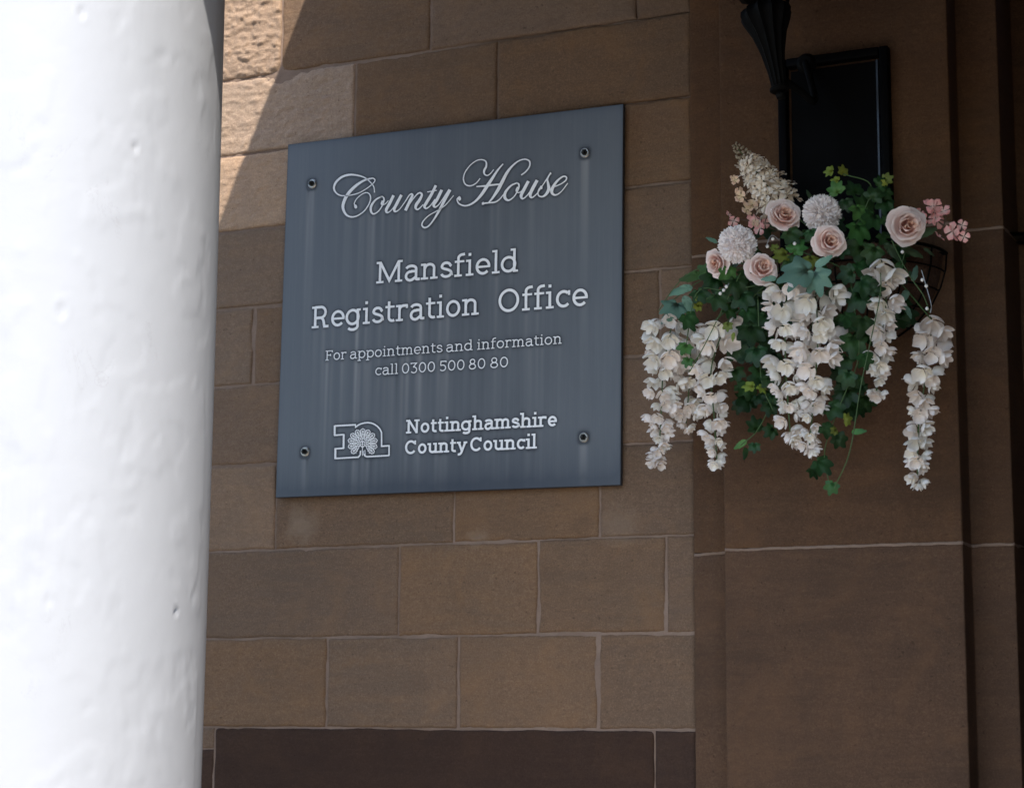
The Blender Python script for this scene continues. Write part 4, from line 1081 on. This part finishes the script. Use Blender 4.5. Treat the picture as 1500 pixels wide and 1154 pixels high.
vine('dark ivy vine spreading left below the side-facing pink rose', [(1100, 420, -.32), (1060, 425, -.32), (1020, 430, -.32), (1003, 520, -.30)],
     [(1042, 412, 25, 'ivy', I), (1026, 432, 19, 'ivy', I), (1054, 440, 20, 'ivy', I), (1010, 470, 18, 'ivy', I), (1003, 510, 15, 'ivy', J), (1007, 530, 13, 'ivy', J), (1078, 420, 22, 'ivy', I), (1088, 440, 20, 'ivy', I), (1070, 455, 18, 'ivy', I), (1026, 440, 10, 'ivy', Y, -60), (1022, 450, 8, 'ivy', Y, -110), (1066, 402, 18, 'ivy', J), (1092, 405, 16, 'ivy', I), (1078, 385, 13, 'long', T, 70), (1044, 352, 13, 'long', T, 140)], 86)
vine('olive leaved stem at the right between the large rose and the basket wires', [(1300, 380, -.32), (1318, 390, -.32), (1330, 360, -.31), (1352, 340, -.30)],
     [(1352, 342, 23, 'long', O, 30), (1334, 368, 18, 'long', O, -20), (1316, 396, 22, 'long', J, -95), (1340, 402, 14, 'long', T, 60), (1326, 432, 16, 'long', T, -115), (1305, 366, 18, 'long', O, -60), (1318, 372, 18, 'ivy', I), (1296, 350, 18, 'ivy', I), (1300, 325, 15, 'ivy', I), (1360, 368, 13, 'long', O, -30), (1330, 455, 13, 'long', T, -80)], 87, 'foliage', 'leafy_stem')
vine('pale grey-green leaves spreading over the central wisteria', [(1210, 400, -.43), (1185, 400, -.44), (1165, 402, -.45)],
     [(1168, 400, 34, 'palm', T, 190, -.45), (1196, 410, 27, 'palm', T, -70, -.45), (1204, 384, 18, 'long', T, 30, -.43), (1128, 408, 14, 'long', T, 180, -.42)], 88, 'foliage', 'leafy_stem')
vine('pale grey-green leaves drooping at the far left above the leftmost strand', [(1062, 395, -.24), (1020, 415, -.24), (985, 440, -.24)],
     [(988, 452, 30, 'palm', T, -110), (1000, 424, 24, 'long', T, 200), (1015, 405, 20, 'long', J, 195), (978, 462, 16, 'long', T, -120), (1008, 445, 18, 'long', T, -60), (1035, 398, 18, 'ivy', J, 150)], 89, 'foliage', 'leafy_stem')
rb = random.Random(5)
bk = [(1105+rb.uniform(-1, 1)*26, 520+rb.uniform(-1, 1)*80, rb.uniform(14, 22), 'ivy', I) for _ in range(20)]+[(1250+rb.uniform(-1, 1)*24, 500+rb.uniform(-1, 1)*100, rb.uniform(14, 22), 'ivy', I) for _ in range(24)]+[(1200+rb.uniform(-1, 1)*130, 400+rb.uniform(-1, 1)*70, rb.uniform(16, 26), 'ivy', I) for _ in range(44)]
vine('deep green leaves packed at the back of the basket behind the roses', [(1300, 400, -.23), (1200, 390, -.24), (1110, 400, -.24)], bk, 90, 'foliage', 'leafy_stem')
# trailing tendrils
for lab, P in (('long thin green tendril hanging from the centre to below the ivy', [(1290, 400, -.42), (1288, 440, -.42), (1262, 560, -.41), (1245, 660, -.40), (1222, 715, -.39)]),
               ('thin green tendril crossing the left strands', [(1085, 400, -.33), (1062, 445, -.33), (1035, 500, -.33), (1010, 545, -.32)]),
               ('thin green tendril arching over the pale leaves at far left', [(1050, 385, -.27), (1010, 400, -.27), (985, 425, -.27), (965, 455, -.26)]),
               ('thin green tendril looping over the basket wires', [(1306, 352, -.36), (1330, 400, -.36), (1352, 432, -.35), (1362, 458, -.34)])):
    pts = spline([at(*p) for p in P], 8); o = link('tendril', B().tube([p-pts[0] for p in pts], .0013, 5).me('tendril'), None, M_stem, pts[0]); tag(o, lab, 'tendril')
# bead sprays
for lab, P, beads in (('silver wire spray with pearl beads between the left rose and the middle rose', [(1142, 352, -.43), (1130, 345, -.44), (1122, 362, -.44)], [(1132, 350), (1124, 361), (1164, 357)]),
                      ('silver wire spray with pearl beads above the left dark ivy', [(1068, 415, -.38), (1062, 424, -.38), (1055, 430, -.38)], [(1060, 425), (1055, 430), (1064, 420), (1153, 424), (1146, 430)]),
                      ('silver wire spray with pearl beads over the bare basket wires', [(1350, 396, -.37), (1357, 420, -.37), (1364, 446, -.37), (1363, 458, -.37)], [(1351, 410), (1357, 419), (1358, 452), (1322, 369)])):
    pts = spline([at(*p) for p in P], 6)
    t = thing('bead_spray', lab, 'bead spray', pts[0])
    link('wire', B().tube([p-pts[0] for p in pts], .0011, 5).me('wire'), t, M_wire)
    for b in beads:
        p = at(*b, P[0][2]); link('bead', B().lathe([(.0004, -.0042), (.0026, -.0033), (.0041, -.001), (.0041, .001), (.0026, .0033), (.0004, .0042)], p-pts[0], (0, 0, 1), 10).me('bead'), t, M_pearl)
